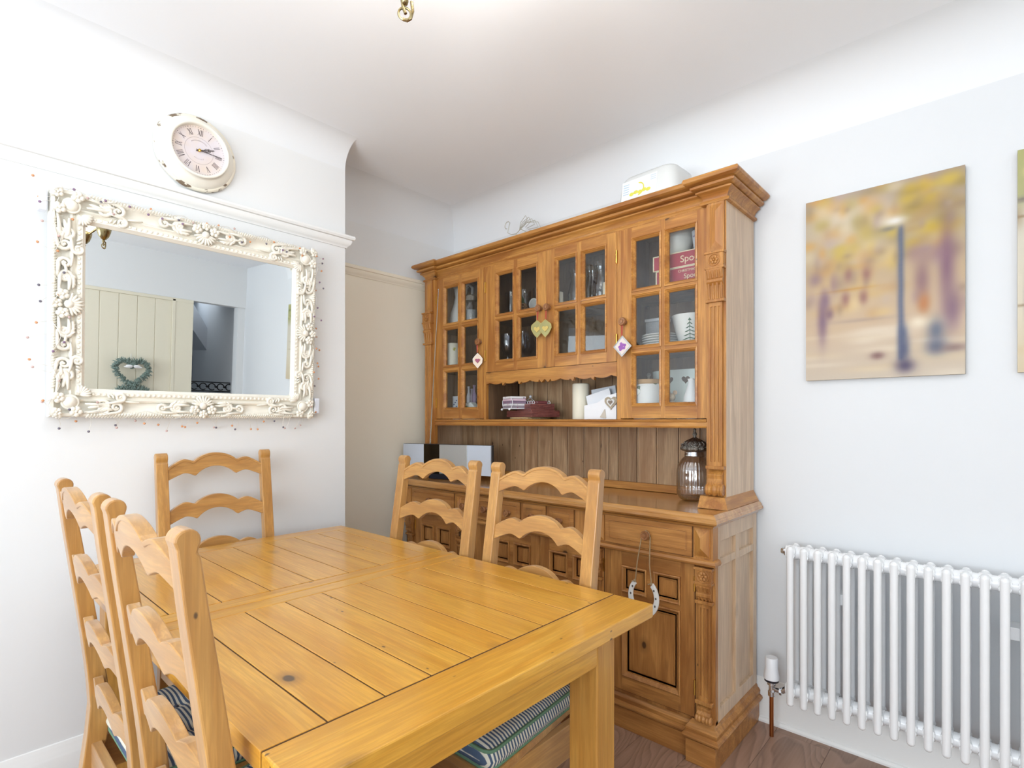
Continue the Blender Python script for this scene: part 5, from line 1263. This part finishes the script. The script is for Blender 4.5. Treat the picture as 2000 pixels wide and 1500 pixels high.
for (cx, cz, sx_, sz_) in ((-hw, 0, 1, 1), (hw, 0, -1, 1), (-hw, H, 1, -1), (hw, H, -1, -1)):
    m_ = MB()
    def P(a, b): return cx + sx_ * a, cz + sz_ * b
    def A(a): return math.atan2(sz_ * math.sin(a), sx_ * math.cos(a))
    f = sx_ * sz_
    x, z = P(0.055, 0.055); m_.ell((x, -0.042, z), 0.020, 0.016, 0.020, 16, 8); m_.tube([(x + 0.022 * math.cos(a), -0.044, z + 0.022 * math.sin(a)) for a in [i * PI / 10 for i in range(20)]], 0.004, 6, closed=True)
    for k in range(7): leaf(m_, *P(0.080, 0.080), A(PI / 4 + (k - 3) * 0.30), 0.034, 0.011, -0.044)
    for k in range(6): leaf(m_, *P(0.028, 0.028), A(PI * 1.25 + (k - 2.5) * 0.32), 0.030, 0.012, -0.046)
    flower(m_, *P(0.070, 0.024)); flower(m_, *P(0.024, 0.070)); flower(m_, *P(0.020, 0.022), 0.014)
    for sw in (0, 1):
        Q = (lambda a, b: P(a, b)) if sw == 0 else (lambda a, b: P(b, a))
        B = (lambda a: A(a)) if sw == 0 else (lambda a: A(PI / 2 - a)); g = f if sw == 0 else -f
        scroll_curl(m_, *Q(0.085, 0.020), B(0.10), 0.060, g); scroll_curl(m_, *Q(0.095, 0.050), B(-0.05), 0.050, -g)
        scroll_curl(m_, *Q(0.150, 0.052), B(0.15), 0.045, g); scroll_curl(m_, *Q(0.13, 0.012), B(0.15), 0.055, g, 1.3)
        leaf(m_, *Q(0.10, 0.036), B(0.2), 0.045, 0.012); leaf(m_, *Q(0.14, 0.036), B(-0.2), 0.036, 0.011); leaf(m_, *Q(0.205, 0.060), B(-0.1), 0.050, 0.008)
        for k in range(3): leaf(m_, *Q(0.165 + 0.011 * k, 0.068), B(PI / 2 + .5), 0.018, 0.007)
    m_.build('corner_carving', frame_paint, ML, smooth=True, angle=180)
for (cx, cz, ax_, dz_) in ((0, 0.0, 0, 1), (0, H, 0, -1), (-hw, H / 2, 1, 1), (hw, H / 2, 1, -1)):
    m_ = MB()
    def P(a, b): return (cx + a, cz + dz_ * b) if ax_ == 0 else (cx + dz_ * b, cz + a)
    def A(a): return math.atan2(dz_ * math.sin(a), math.cos(a)) if ax_ == 0 else math.atan2(math.cos(a), dz_ * math.sin(a))
    f = dz_ if ax_ == 0 else -dz_
    for k in range(9): leaf(m_, *P(0, 0.050), A(PI / 2 + (k - 4) * 0.33), 0.042, 0.010, -0.046)
    x, z = P(0, 0.050); m_.ell((x, -0.048, z), 0.014, 0.010, 0.014, 10, 6)
    flower(m_, *P(-0.030, 0.034)); flower(m_, *P(0.030, 0.034)); flower(m_, *P(0, 0.018), 0.015)
    for sg in (-1, 1):
        an = 0.06 if sg > 0 else PI - 0.06
        scroll_curl(m_, *P(sg * 0.040, 0.024), A(an), 0.052, f * sg); scroll_curl(m_, *P(sg * 0.045, 0.050), A(an), 0.040, -f * sg)
        scroll_curl(m_, *P(sg * 0.085, 0.020), A(an), 0.050, f * sg, 1.3)
        leaf(m_, *P(sg * 0.05, 0.060), A(an), 0.045, 0.012); leaf(m_, *P(sg * 0.06, 0.010), A(an), 0.05, 0.012); leaf(m_, *P(sg * 0.095, 0.045), A(an - 0.2 * sg), 0.040, 0.009)
        for k in range(3): leaf(m_, *P(sg * (0.075 + 0.012 * k), 0.055), A(PI / 2 + sg * .7), 0.018, 0.007)
    m_.build('centre_carving', frame_paint, ML, smooth=True, angle=180)

# beaded wire lights twined round the frame
GL = thing('wire_bead_lights', 'fine wire string of tiny amber and violet bead lights twined around the mirror frame', 'string lights', (MX, MY, MZ), (math.radians(2.5), 0, PI / 2), local=True)
wirep = mat('silver_wire', (222, 218, 208), 0.4, 0.2)
beadm = [mat('amber_bead', (214, 150, 104), 0.25), mat('violet_bead', (140, 112, 140), 0.25), mat('clear_pink_bead', (206, 176, 170), 0.2), mat('smoke_bead', (110, 104, 116), 0.2)]
wire_ = MB(); beads = []
rng = random.Random(11)
def perim(s):
    per_ = [(-hw, 0), (hw, 0), (hw, H), (-hw, H), (-hw, 0)]; Ls = [2 * hw, H, 2 * hw, H]; s = s % sum(Ls)
    nrm = [(0, -1), (1, 0), (0, 1), (-1, 0)]
    for i, L_ in enumerate(Ls):
        if s <= L_: 
            a, b = per_[i], per_[i + 1]; t_ = s / L_; return a[0] + (b[0] - a[0]) * t_, a[1] + (b[1] - a[1]) * t_, nrm[i], i
        s -= L_
tot = 4 * hw + 2 * H; n_ = 150; main = []
for i in range(n_):
    x, z, nn, sd = perim(tot * i / n_); inn = -0.014 + 0.012 * math.sin(i * 0.9) + rng.uniform(-.003, .003)
    main.append((x + nn[0] * inn, -0.047 - 0.012 * (0.5 + 0.5 * math.sin(i * 1.1)), z + nn[1] * inn))
wire_.tube(main, 0.0009, 4, closed=True)
for i in range(96):
    x, z, nn, sd = perim(tot * (i + rng.uniform(-.4, .4)) / 96)
    out_ = rng.uniform(0.008, 0.048) if sd != 2 else rng.uniform(-0.05, 0.016)
    if sd == 1: out_ = rng.uniform(0.004, 0.034)
    if rng.random() < 0.22: out_ = rng.uniform(-0.06, -0.01)
    tx = rng.uniform(-.02, .02)
    bx, bz = x + nn[0] * out_ + abs(nn[1]) * tx, z + nn[1] * out_ + abs(nn[0]) * tx
    bz = min(bz, H + 0.012)
    by = -0.052 if out_ < 0 else -rng.uniform(0.012, 0.045)
    sx0, sz0 = x - nn[0] * 0.01, z - nn[1] * 0.01
    wire_.tube([(sx0, -0.047, sz0), ((sx0 + bx) / 2 + rng.uniform(-.006, .006), (by - 0.05) / 2, (sz0 + bz) / 2 + rng.uniform(-.006, .006)), (bx, by, bz)], 0.0006, 4)
    beads.append((bx, by, bz, beadm[rng.choice([0, 0, 1, 2, 3])]))
wire_.build('wire', wirep, GL)
bmesh_cache = {}
for (bx, by, bz, m_) in beads:
    if m_.name not in bmesh_cache:
        o = MB().ell((0, 0, 0), 0.0042, 0.0042, 0.0042, 8, 6).build('bead', m_, GL, smooth=True, angle=180); bmesh_cache[m_.name] = o.data; o.location = (bx, by, bz)
    else:
        o = bpy.data.objects.new('bead', bmesh_cache[m_.name]); C.objects.link(o); o.parent = GL; o.location = (bx, by, bz)
for (bx, bz) in ((-hw - 0.016, 0.700), (hw + 0.014, 0.058)):
    MB().box(bx - 0.011, bx + 0.011, -0.042, -0.004, bz - 0.034, bz + 0.034).build('battery_box', mat('battery_box_white', (232, 236, 246), 0.35), GL, bevel=0.003)

# ------------------------------------------------------------------ clock
CK = thing('wall_clock', 'round cream wall clock with worn edges and roman numerals above the mirror', 'clock', (XB + 0.002, 0.716, 2.285), (0, 0, PI / 2), local=True)
rimm = distressed('worn_cream_paint', (240, 233, 216), (122, 104, 84), 0.41, 24)
innm = mat('cream_rim_paint', (242, 238, 226), 0.45)
MB().lathe([(0, 0), (0.132, 0), (0.143, -0.004), (0.146, -0.010), (0.143, -0.016), (0.138, -0.019), (0.134, -0.019)], (0, 0, 0), 72, axis='y').build('outer_rim', rimm, CK, smooth=True, angle=60)
MB().lathe([(0.135, -0.018), (0.128, -0.030), (0.112, -0.042), (0.104, -0.046), (0.103, -0.050), (0.106, -0.056), (0.103, -0.061), (0.097, -0.061), (0.094, -0.056), (0.0935, -0.042), (0.09, -0.041)], (0, 0, 0), 72, axis='y').build('case', innm, CK, smooth=True, angle=60)
facem = mat('aged_dial', (226, 214, 208), 0.6)
nt = facem.node_tree; tc = nt.nodes.new('ShaderNodeTexCoord'); nz = nt.nodes.new('ShaderNodeTexNoise'); nz.inputs['Scale'].default_value = 14; nt.links.new(tc.outputs['Object'], nz.inputs['Vector'])
nt.links.new(ramp(nt, nz.outputs['Fac'], [(0.3, lin((224, 208, 196))), (0.6, lin((222, 214, 218)))]), nt.nodes['Principled BSDF'].inputs['Base Color'])
MB().lathe([(0, -0.040), (0.094, -0.040), (0.094, -0.043), (0, -0.043)], (0, 0, 0), 64, axis='y').build('dial', facem, CK)
ink = mat('dial_ink', (86, 74, 78), 0.7); num = MB(); rot0 = math.radians(4)
def stroke(m_, x0, z0, x1, z1, w_, M, y=-0.0438):
    d = Vector((x1 - x0, 0, z1 - z0)); p = Vector((-d.z, 0, d.x)).normalized() * w_ / 2
    vs = [Vector((x0, y, z0)) + p, Vector((x0, y, z0)) - p, Vector((x1, y, z1)) - p, Vector((x1, y, z1)) + p]
    vs = [M @ v for v in vs] + [M @ (v + Vector((0, 0.0008, 0))) for v in vs]
    m_.add(vs, [(0, 1, 2, 3), (4, 7, 6, 5), (0, 4, 5, 1), (1, 5, 6, 2), (2, 6, 7, 3), (3, 7, 4, 0)])
rom = {1: 'I', 2: 'II', 3: 'III', 4: 'IIII', 5: 'V', 6: 'VI', 7: 'VII', 8: 'VIII', 9: 'IX', 10: 'X', 11: 'XI', 12: 'XII'}
for h in range(1, 13):
    a = h * PI / 6; s_ = rom[h]; wid = {'I': 0.0046, 'V': 0.010, 'X': 0.010}; tw = sum(wid[c] for c in s_)
    M = Matrix.Rotation(a + rot0, 4, 'Y') @ Matrix.Translation((0, 0, 0.070)); x = -tw / 2; hh = 0.0115
    for c in s_:
        w_ = wid[c]; xc = x + w_ / 2
        if c == 'I': stroke(num, xc, -hh, xc, hh, 0.0016, M)
        elif c == 'V': stroke(num, xc - 0.0042, hh, xc, -hh, 0.0019, M); stroke(num, xc + 0.0042, hh, xc, -hh, 0.0009, M)
        else: stroke(num, xc - 0.0042, hh, xc + 0.0042, -hh, 0.0019, M); stroke(num, xc + 0.0042, hh, xc - 0.0042, -hh, 0.0009, M)
        x += w_
for k in range(60):
    M = Matrix.Rotation(k * PI / 30 + rot0, 4, 'Y'); stroke(num, 0, 0.0875, 0, 0.0895, 0.0012 if k % 5 else 0.003, M)
num.build('numerals', ink, CK)
fm = mat('faint_dial_print', (186, 174, 174), 0.7); r_ = MB()
for rad in (0.050,): r_.tube([(rad * math.cos(a), -0.0434, rad * math.sin(a)) for a in [i * PI / 40 for i in range(80)]], 0.0004, 4, closed=True)
for k in range(15):
    M = Matrix.Rotation((k - 7) * 0.105, 4, 'Y'); stroke(r_, -0.0012, 0.037, 0.0012, 0.0405, 0.0009, M); stroke(r_, 0.0014, 0.037, 0.0014, 0.0405, 0.0006, M)
for k in range(9):
    M = Matrix.Rotation(PI + (k - 4) * 0.13, 4, 'Y'); stroke(r_, -0.0012, 0.030, 0.0012, 0.0335, 0.0009, M)
r_.build('dial_print', fm, CK)
hand = mat('hand_dark', (60, 50, 48), 0.4, 0.3)
def hand_mb(l, a, ornate):
    m_ = MB(); M = Matrix.Rotation(a, 4, 'Y')
    stroke(m_, 0, -0.012, 0, l, 0.0022 if not ornate else 0.0028, M, -0.0475 if ornate else -0.050)
    yy = -0.0475 if ornate else -0.050
    if ornate: 
        for sg in (-1, 1): m_.tube([M @ Vector((sg * 0.006 * math.sin(q), yy, l * 0.50 + 0.008 * math.cos(q))) for q in [i * PI / 7 for i in range(8)]], 0.0008, 4)
        for sg in (-1, 1): m_.tube([M @ Vector((sg * (0.003 + 0.0035 * math.cos(q)), yy, l * 0.66 + 0.0035 * math.sin(q))) for q in [i * PI / 5 for i in range(10)]], 0.0007, 4, closed=True)
    return m_
hand_mb(0.055, math.radians(72), True).build('hour_hand', hand, CK); hand_mb(0.080, math.radians(93), False).build('minute_hand', hand, CK)
MB().lathe([(0, -0.044), (0.005, -0.044), (0.006, -0.048), (0.005, -0.053), (0, -0.0545)], (0, 0, 0), 18, axis='y').build('hub', brass, CK, smooth=True)

# ------------------------------------------------------------------ canvases
def painting(strokes, base, nx, nz, seed):
    rg = random.Random(seed); cols = []
    for j in range(nz + 1):
        for i in range(nx + 1):
            u, v = i / nx, j / nz
            for k in range(len(base) - 1):
                if base[k][0] <= v <= base[k + 1][0]:
                    t_ = (v - base[k][0]) / (base[k + 1][0] - base[k][0]); c = [base[k][1][q] * (1 - t_) + base[k + 1][1][q] * t_ for q in range(3)]; break
            for (cx, cy, rx, ry, ca, al) in strokes:
                d = ((u - cx) / rx) ** 2 + ((v - cy) / ry) ** 2
                if d < 7:
                    w_ = al * math.exp(-d); c = [c[q] * (1 - w_) + ca[q] * w_ for q in range(3)]
            cols.append(lin(tuple(c)))
    return cols
paintm = bpy.data.materials.new('painted_canvas'); paintm.use_nodes = True; nt = paintm.node_tree; at = nt.nodes.new('ShaderNodeAttribute'); at.attribute_name = 'paint'
nt.links.new(at.outputs['Color'], nt.nodes['Principled BSDF'].inputs['Base Color']); nt.nodes['Principled BSDF'].inputs['Roughness'].default_value = 0.6
def canvas(x0, x1, z0, z1, y, label, cols, nx, nz, sidecol):
    t = thing('canvas_painting', label, 'painting', ((x0 + x1) / 2, YW - 0.002, (z0 + z1) / 2))
    vs = [(x0 + (x1 - x0) * i / nx, y, z0 + (z1 - z0) * j / nz) for j in range(nz + 1) for i in range(nx + 1)]
    fs = [(j * (nx + 1) + i, j * (nx + 1) + i + 1, (j + 1) * (nx + 1) + i + 1, (j + 1) * (nx + 1) + i) for j in range(nz) for i in range(nx)]
    o = MB().add(vs, fs).build('painted_front', paintm, t)
    at = o.data.color_attributes.new('paint', 'FLOAT_COLOR', 'POINT')
    for i, c in enumerate(cols): at.data[i].color = c
    MB().box(x0, x1, y + 0.0006, YW - 0.002, z0, z1).build('stretched_sides', sidecol, t, bevel=0.001)
rg = random.Random(3)
st1 = [(.30, .85, .28, .12, (226, 218, 204), .8)]
for k in range(70):
    cx, cy = rg.uniform(0, 1), rg.uniform(.60, 1.0); st1.append((cx, cy, rg.uniform(.03, .08), rg.uniform(.02, .05), rg.choice([(196, 168, 60), (206, 176, 96), (170, 150, 80), (176, 160, 160), (208, 150, 70), (150, 132, 96), (214, 200, 170)]), .55))
for k in range(26): st1.append((rg.uniform(.66, 1), rg.uniform(.66, .97), rg.uniform(.04, .08), rg.uniform(.02, .04), rg.choice([(190, 158, 40), (206, 176, 60), (150, 128, 60), (170, 140, 90)]), .6))
for k in range(20): st1.append((rg.uniform(.12, .6), rg.uniform(.30, .66), rg.uniform(.04, .10), rg.uniform(.02, .05), rg.choice([(214, 184, 120), (204, 172, 110), (222, 200, 150), (190, 150, 100)]), .5))
for k in range(24): st1.append((rg.uniform(0, 1), rg.uniform(.0, .28), rg.uniform(.1, .2), rg.uniform(.01, .03), rg.choice([(216, 200, 170), (204, 186, 156), (196, 172, 140), (222, 210, 190)]), .5))
st1 += [(.30, .48, .16, .008, (190, 140, 60), .7), (.38, .31, .22, .010, (160, 142, 130), .6)]
st1 += [(x_, z_, .030, .040, (136, 92, 92), .75) for x_, z_ in ((.28, .43), (.40, .43), (.30, .56), (.42, .55))]
for k in range(40): st1.append((rg.uniform(0, 1), rg.uniform(.35, .95), rg.uniform(.02, .05), rg.uniform(.015, .05), rg.choice([(150, 128, 140), (140, 120, 110), (166, 140, 110), (186, 170, 160), (130, 110, 96)]), .38))
st1 += [(.12, .33, .035, .13, (122, 96, 116), .9), (.14, .44, .035, .06, (122, 96, 116), .8), (.07, .56, .05, .04, (132, 108, 122), .7), (.20, .52, .03, .06, (140, 112, 120), .6), (.17, .36, .03, .03, (118, 90, 108), .8)]
st1 += [(.90, .55, .045, .20, (122, 88, 108), .9), (.86, .60, .10, .05, (140, 104, 116), .6), (.76, .48, .045, .10, (130, 96, 104), .8), (.72, .62, .06, .05, (150, 116, 120), .6), (.77, .36, .035, .05, (180, 112, 60), .8), (.93, .32, .05, .10, (120, 90, 112), .8)]
st1 += [(.84, .22, .05, .06, (90, 100, 122), .85), (.84, .14, .06, .04, (84, 92, 116), .85), (.94, .13, .08, .02, (120, 96, 96), .7), (.74, .27, .05, .03, (232, 222, 200), .7)]
for k in range(26): st1.append((.635 + .0012 * math.sin(k), .10 + .026 * k, .018, .022, (80, 92, 122), .80))
st1 += [(.655, .14, .035, .07, (72, 78, 108), .85), (.66, .055, .06, .035, (70, 62, 92), .85), (.65, .22, .025, .05, (78, 88, 116), .8), (.60, .80, .07, .022, (228, 226, 222), .9), (.56, .765, .05, .012, (110, 110, 116), .7), (.49, .115, .045, .020, (118, 84, 84), .85)]
c1_ = painting(st1, [(0, (196, 182, 164)), (.28, (196, 172, 146)), (.5, (188, 164, 132)), (.75, (172, 154, 124)), (1, (160, 142, 130))], 72, 104, 1)
canvas(-0.576, -0.0945, 1.404, 2.104, YW - 0.022, 'unframed canvas of a lamp post in an autumn park, on the wall above the radiator', c1_, 72, 104, flowered('canvas_wrap', (150, 132, 92), [(60, 60, 56), (206, 190, 130), (120, 80, 70)], 55))
st2 = []
for k in range(50): st2.append((rg.uniform(0, 1), rg.uniform(.80, 1), rg.uniform(.02, .05), rg.uniform(.01, .025), rg.choice([(120, 136, 70), (160, 170, 80), (90, 100, 70), (196, 190, 130)]), .7))
st2 += [(.03, .775, .06, .012, (110, 104, 100), .9), (.0, .70, .03, .05, (160, 140, 110), .8)]
for k in range(12): st2.append((rg.uniform(0, .8), .70 - .05 * k, .16, .004, (140, 116, 84), .8))
for k in range(8): st2.append((.16 + .01 * k, .32 + .05 * k, .035, .04, (96, 78, 92), .85))
st2 += [(.06, .33, .02, .10, (110, 92, 110), .8), (.0, .10, .4, .02, (206, 186, 150), .6)]
c2_ = painting(st2, [(0, (206, 190, 160)), (.3, (214, 204, 182)), (.7, (206, 200, 184)), (.8, (170, 168, 120)), (1, (170, 168, 110))], 50, 90, 2)
canvas(0.033, 0.512, 1.401, 2.108, YW - 0.022, 'second canvas, a stone wall and foliage, cut off by the right edge of the photo', c2_, 50, 90, flowered('canvas_wrap_2', (160, 140, 100), [(90, 90, 80), (200, 190, 140)], 55))

# ------------------------------------------------------------------ radiator and valve
RD = thing('column_radiator', 'white column radiator on the wall below the canvases', 'radiator', (-0.20, 2.26, 0.16))
n_ = 18; pitch = 0.0463; rx0 = -0.5985; ya, yb = 2.222, 2.300; zt, zb = 0.768, 0.168
col = MB()
col.tube([(0, ya, zb + 0.004), (0, ya, zt - 0.012)], 0.0123, 14)
col.ell((0, ya, zt - 0.012), 0.0123, 0.0123, 0.0125, 14, 8); col.ell((0, ya, zb + 0.006), 0.0123, 0.0123, 0.0125, 14, 8)
col.tube([(0, yb, zb + 0.004), (0, yb, zt - 0.012)], 0.0123, 14); col.ell((0, yb, zt - 0.012), 0.0123, 0.0123, 0.0125, 14, 8); col.ell((0, yb, zb + 0.006), 0.0123, 0.0123, 0.0125, 14, 8)
for z in (zt - 0.028, zb + 0.044):
    col.tube([(-0.0155, 2.261, z), (0.0155, 2.261, z)], 0.026, 18)
    col.tube([(0, ya, z + 0.010), (0, yb, z + 0.010)], 0.0165, 12); col.tube([(0, ya, z - 0.006), (0, yb, z - 0.006)], 0.015, 12)
    for sg in (-1, 1): col.tube([(sg * 0.0155, 2.261, z), (sg * 0.0232, 2.261, z)], 0.0235, 18)
first = None
for k in range(n_):
    if first is None: first = col.build('section', radm, RD, smooth=True, angle=50); first.data.transform(Matrix.Translation((-0.20, 0, 0))); first.location = (rx0 + 0.20, 0, 0)
    else:
        q = first.copy(); C.objects.link(q); q.location = (rx0 + 0.20 + pitch * k, 0, 0)
MB().lathe([(0, -0.012), (0.010, -0.012), (0.012, -0.008), (0.012, 0.0), (0.018, 0.001), (0.018, 0.006), (0, 0.006)], (rx0 - 0.030, 2.261, zt - 0.028), 16, axis='x').build('bleed_plug', chrome, RD, smooth=True)
for bx in (-0.45, 0.03): MB().box(bx - 0.02, bx + 0.02, 2.30, 2.3725, 0.56, 0.60).build('wall_bracket', radm, RD, bevel=0.002)
vx, vy = -0.677, 2.262
V = thing('thermostatic_valve', 'white thermostatic radiator valve on a copper pipe beside the dresser', 'valve', (vx, vy, 0))
MB().lathe([(0, 0.312), (0.021, 0.312), (0.0235, 0.309), (0.0235, 0.270), (0.026, 0.255), (0.0285, 0.240), (0.0285, 0.228), (0, 0.228)], (vx, vy, 0), 28).build('head', white_pl, V, smooth=True, angle=40)
MB().lathe([(0, 0.2275), (0.027, 0.2275), (0.026, 0.219), (0.018, 0.215), (0, 0.215)], (vx, vy, 0), 28).build('dark_ring', mat('valve_ring', (36, 32, 40), 0.4), V, smooth=True)
MB().lathe([(0, 0.2148), (0.016, 0.2148), (0.016, 0.204), (0.010, 0.200), (0.010, 0.180), (0.013, 0.178), (0.013, 0.160), (0, 0.160)], (vx, vy, 0), 20).tube([(vx, vy, 0.188), (vx + 0.030, vy, 0.188)], 0.009, 14).tube([(vx + 0.030, vy, 0.188), (vx + 0.038, vy, 0.188)], 0.014, 6).tube([(vx + 0.038, vy, 0.190), (rx0 - 0.024, vy, 0.205)], 0.011, 14).build('valve_body', chrome, V, smooth=True, angle=40)
MB().tube([(vx, vy, 0.0), (vx, vy, 0.160)], 0.0078, 16).build('pipe', copper, V, smooth=True)

# ------------------------------------------------------------------ ceiling light, mostly above the frame
lx, ly = -0.80, 0.70
CL = thing('ceiling_light', 'antique brass ceiling light, only its lowest hook in view', 'lamp', (lx, ly, ZC))
MB().lathe([(0, 0), (0.06, 0), (0.058, -0.012), (0.03, -0.025), (0.012, -0.035), (0.010, -0.24), (0.016, -0.25), (0.028, -0.275), (0.032, -0.30), (0.024, -0.33), (0.010, -0.345), (0.006, -0.36), (0, -0.362)], (lx, ly, ZC), 28).build('column', abrass, CL, smooth=True, angle=60)
shade_g = mat('frosted_glass_shade', (240, 236, 226), 0.4, emit=((255, 240, 214), 1.6))
arms = [(-0.904, 0.664), (-0.66, 0.62), (-0.80, 0.86)]
for k, (ax_, ay_) in enumerate(arms):
    zc = 2.15 if k < 2 else 2.25
    A_ = MB().tube([(lx, ly, ZC - 0.31), ((lx * 2 + ax_) / 3, (ly * 2 + ay_) / 3, ZC - 0.35), ((lx + ax_ * 2) / 3, (ly + ay_ * 2) / 3, zc + 0.03), (ax_, ay_, zc + 0.0)], 0.0055, 8)
    A_.lathe([(0, -0.052), (0.006, -0.05), (0.008, -0.044), (0.005, -0.038), (0.012, -0.034), (0.024, -0.018), (0.032, 0.006), (0.035, 0.022), (0.030, 0.030), (0, 0.030)], (ax_, ay_, zc), 24)
    a_ob = A_.build('arm', abrass, CL, smooth=True, angle=60)
    MB().lathe([(0.026, 0.030), (0.050, 0.060), (0.062, 0.10), (0.060, 0.104), (0.047, 0.063), (0.022, 0.034)], (ax_, ay_, zc), 28).build('shade', shade_g, a_ob, smooth=True, angle=60)
for k, (ax_, ay_) in enumerate(arms):
    l = bpy.data.lights.new('lamp_bulb', 'POINT'); l.energy = 6; l.color = (1.0, 0.97, 0.93); l.shadow_soft_size = 0.035
    lo_ = bpy.data.objects.new('lamp_bulb', l); C.objects.link(lo_); lo_.parent = CL; lo_.location = (ax_ - lx, ay_ - ly, (2.27 if k < 2 else 2.37) - ZC)
h_ = MB(); hx0, hy0 = -0.904, 0.664
h_.tube([(hx0 + 0.0125 * math.cos(a) * 0.62 - 0.0, hy0 + 0.0125 * math.cos(a) * 0.78, 2.080 + 0.0125 * math.sin(a)) for a in [i * PI / 12 for i in range(24)]], 0.0024, 8, closed=True)
h_.tube([(hx0 - 0.004, hy0 - 0.004, 2.11), (hx0 - 0.002, hy0 - 0.002, 2.092), (hx0 + 0.002, hy0 + 0.001, 2.080)], 0.0034, 8)
h_.tube([(hx0 + 0.010, hy0 + 0.010, 2.105), (hx0 + 0.012, hy0 + 0.011, 2.085), (hx0 + 0.009, hy0 + 0.008, 2.070), (hx0 + 0.003, hy0 + 0.004, 2.067), (hx0 - 0.003, hy0 - 0.001, 2.070)], 0.0034, 8)
h_.build('hook', abrass, CL, smooth=True)
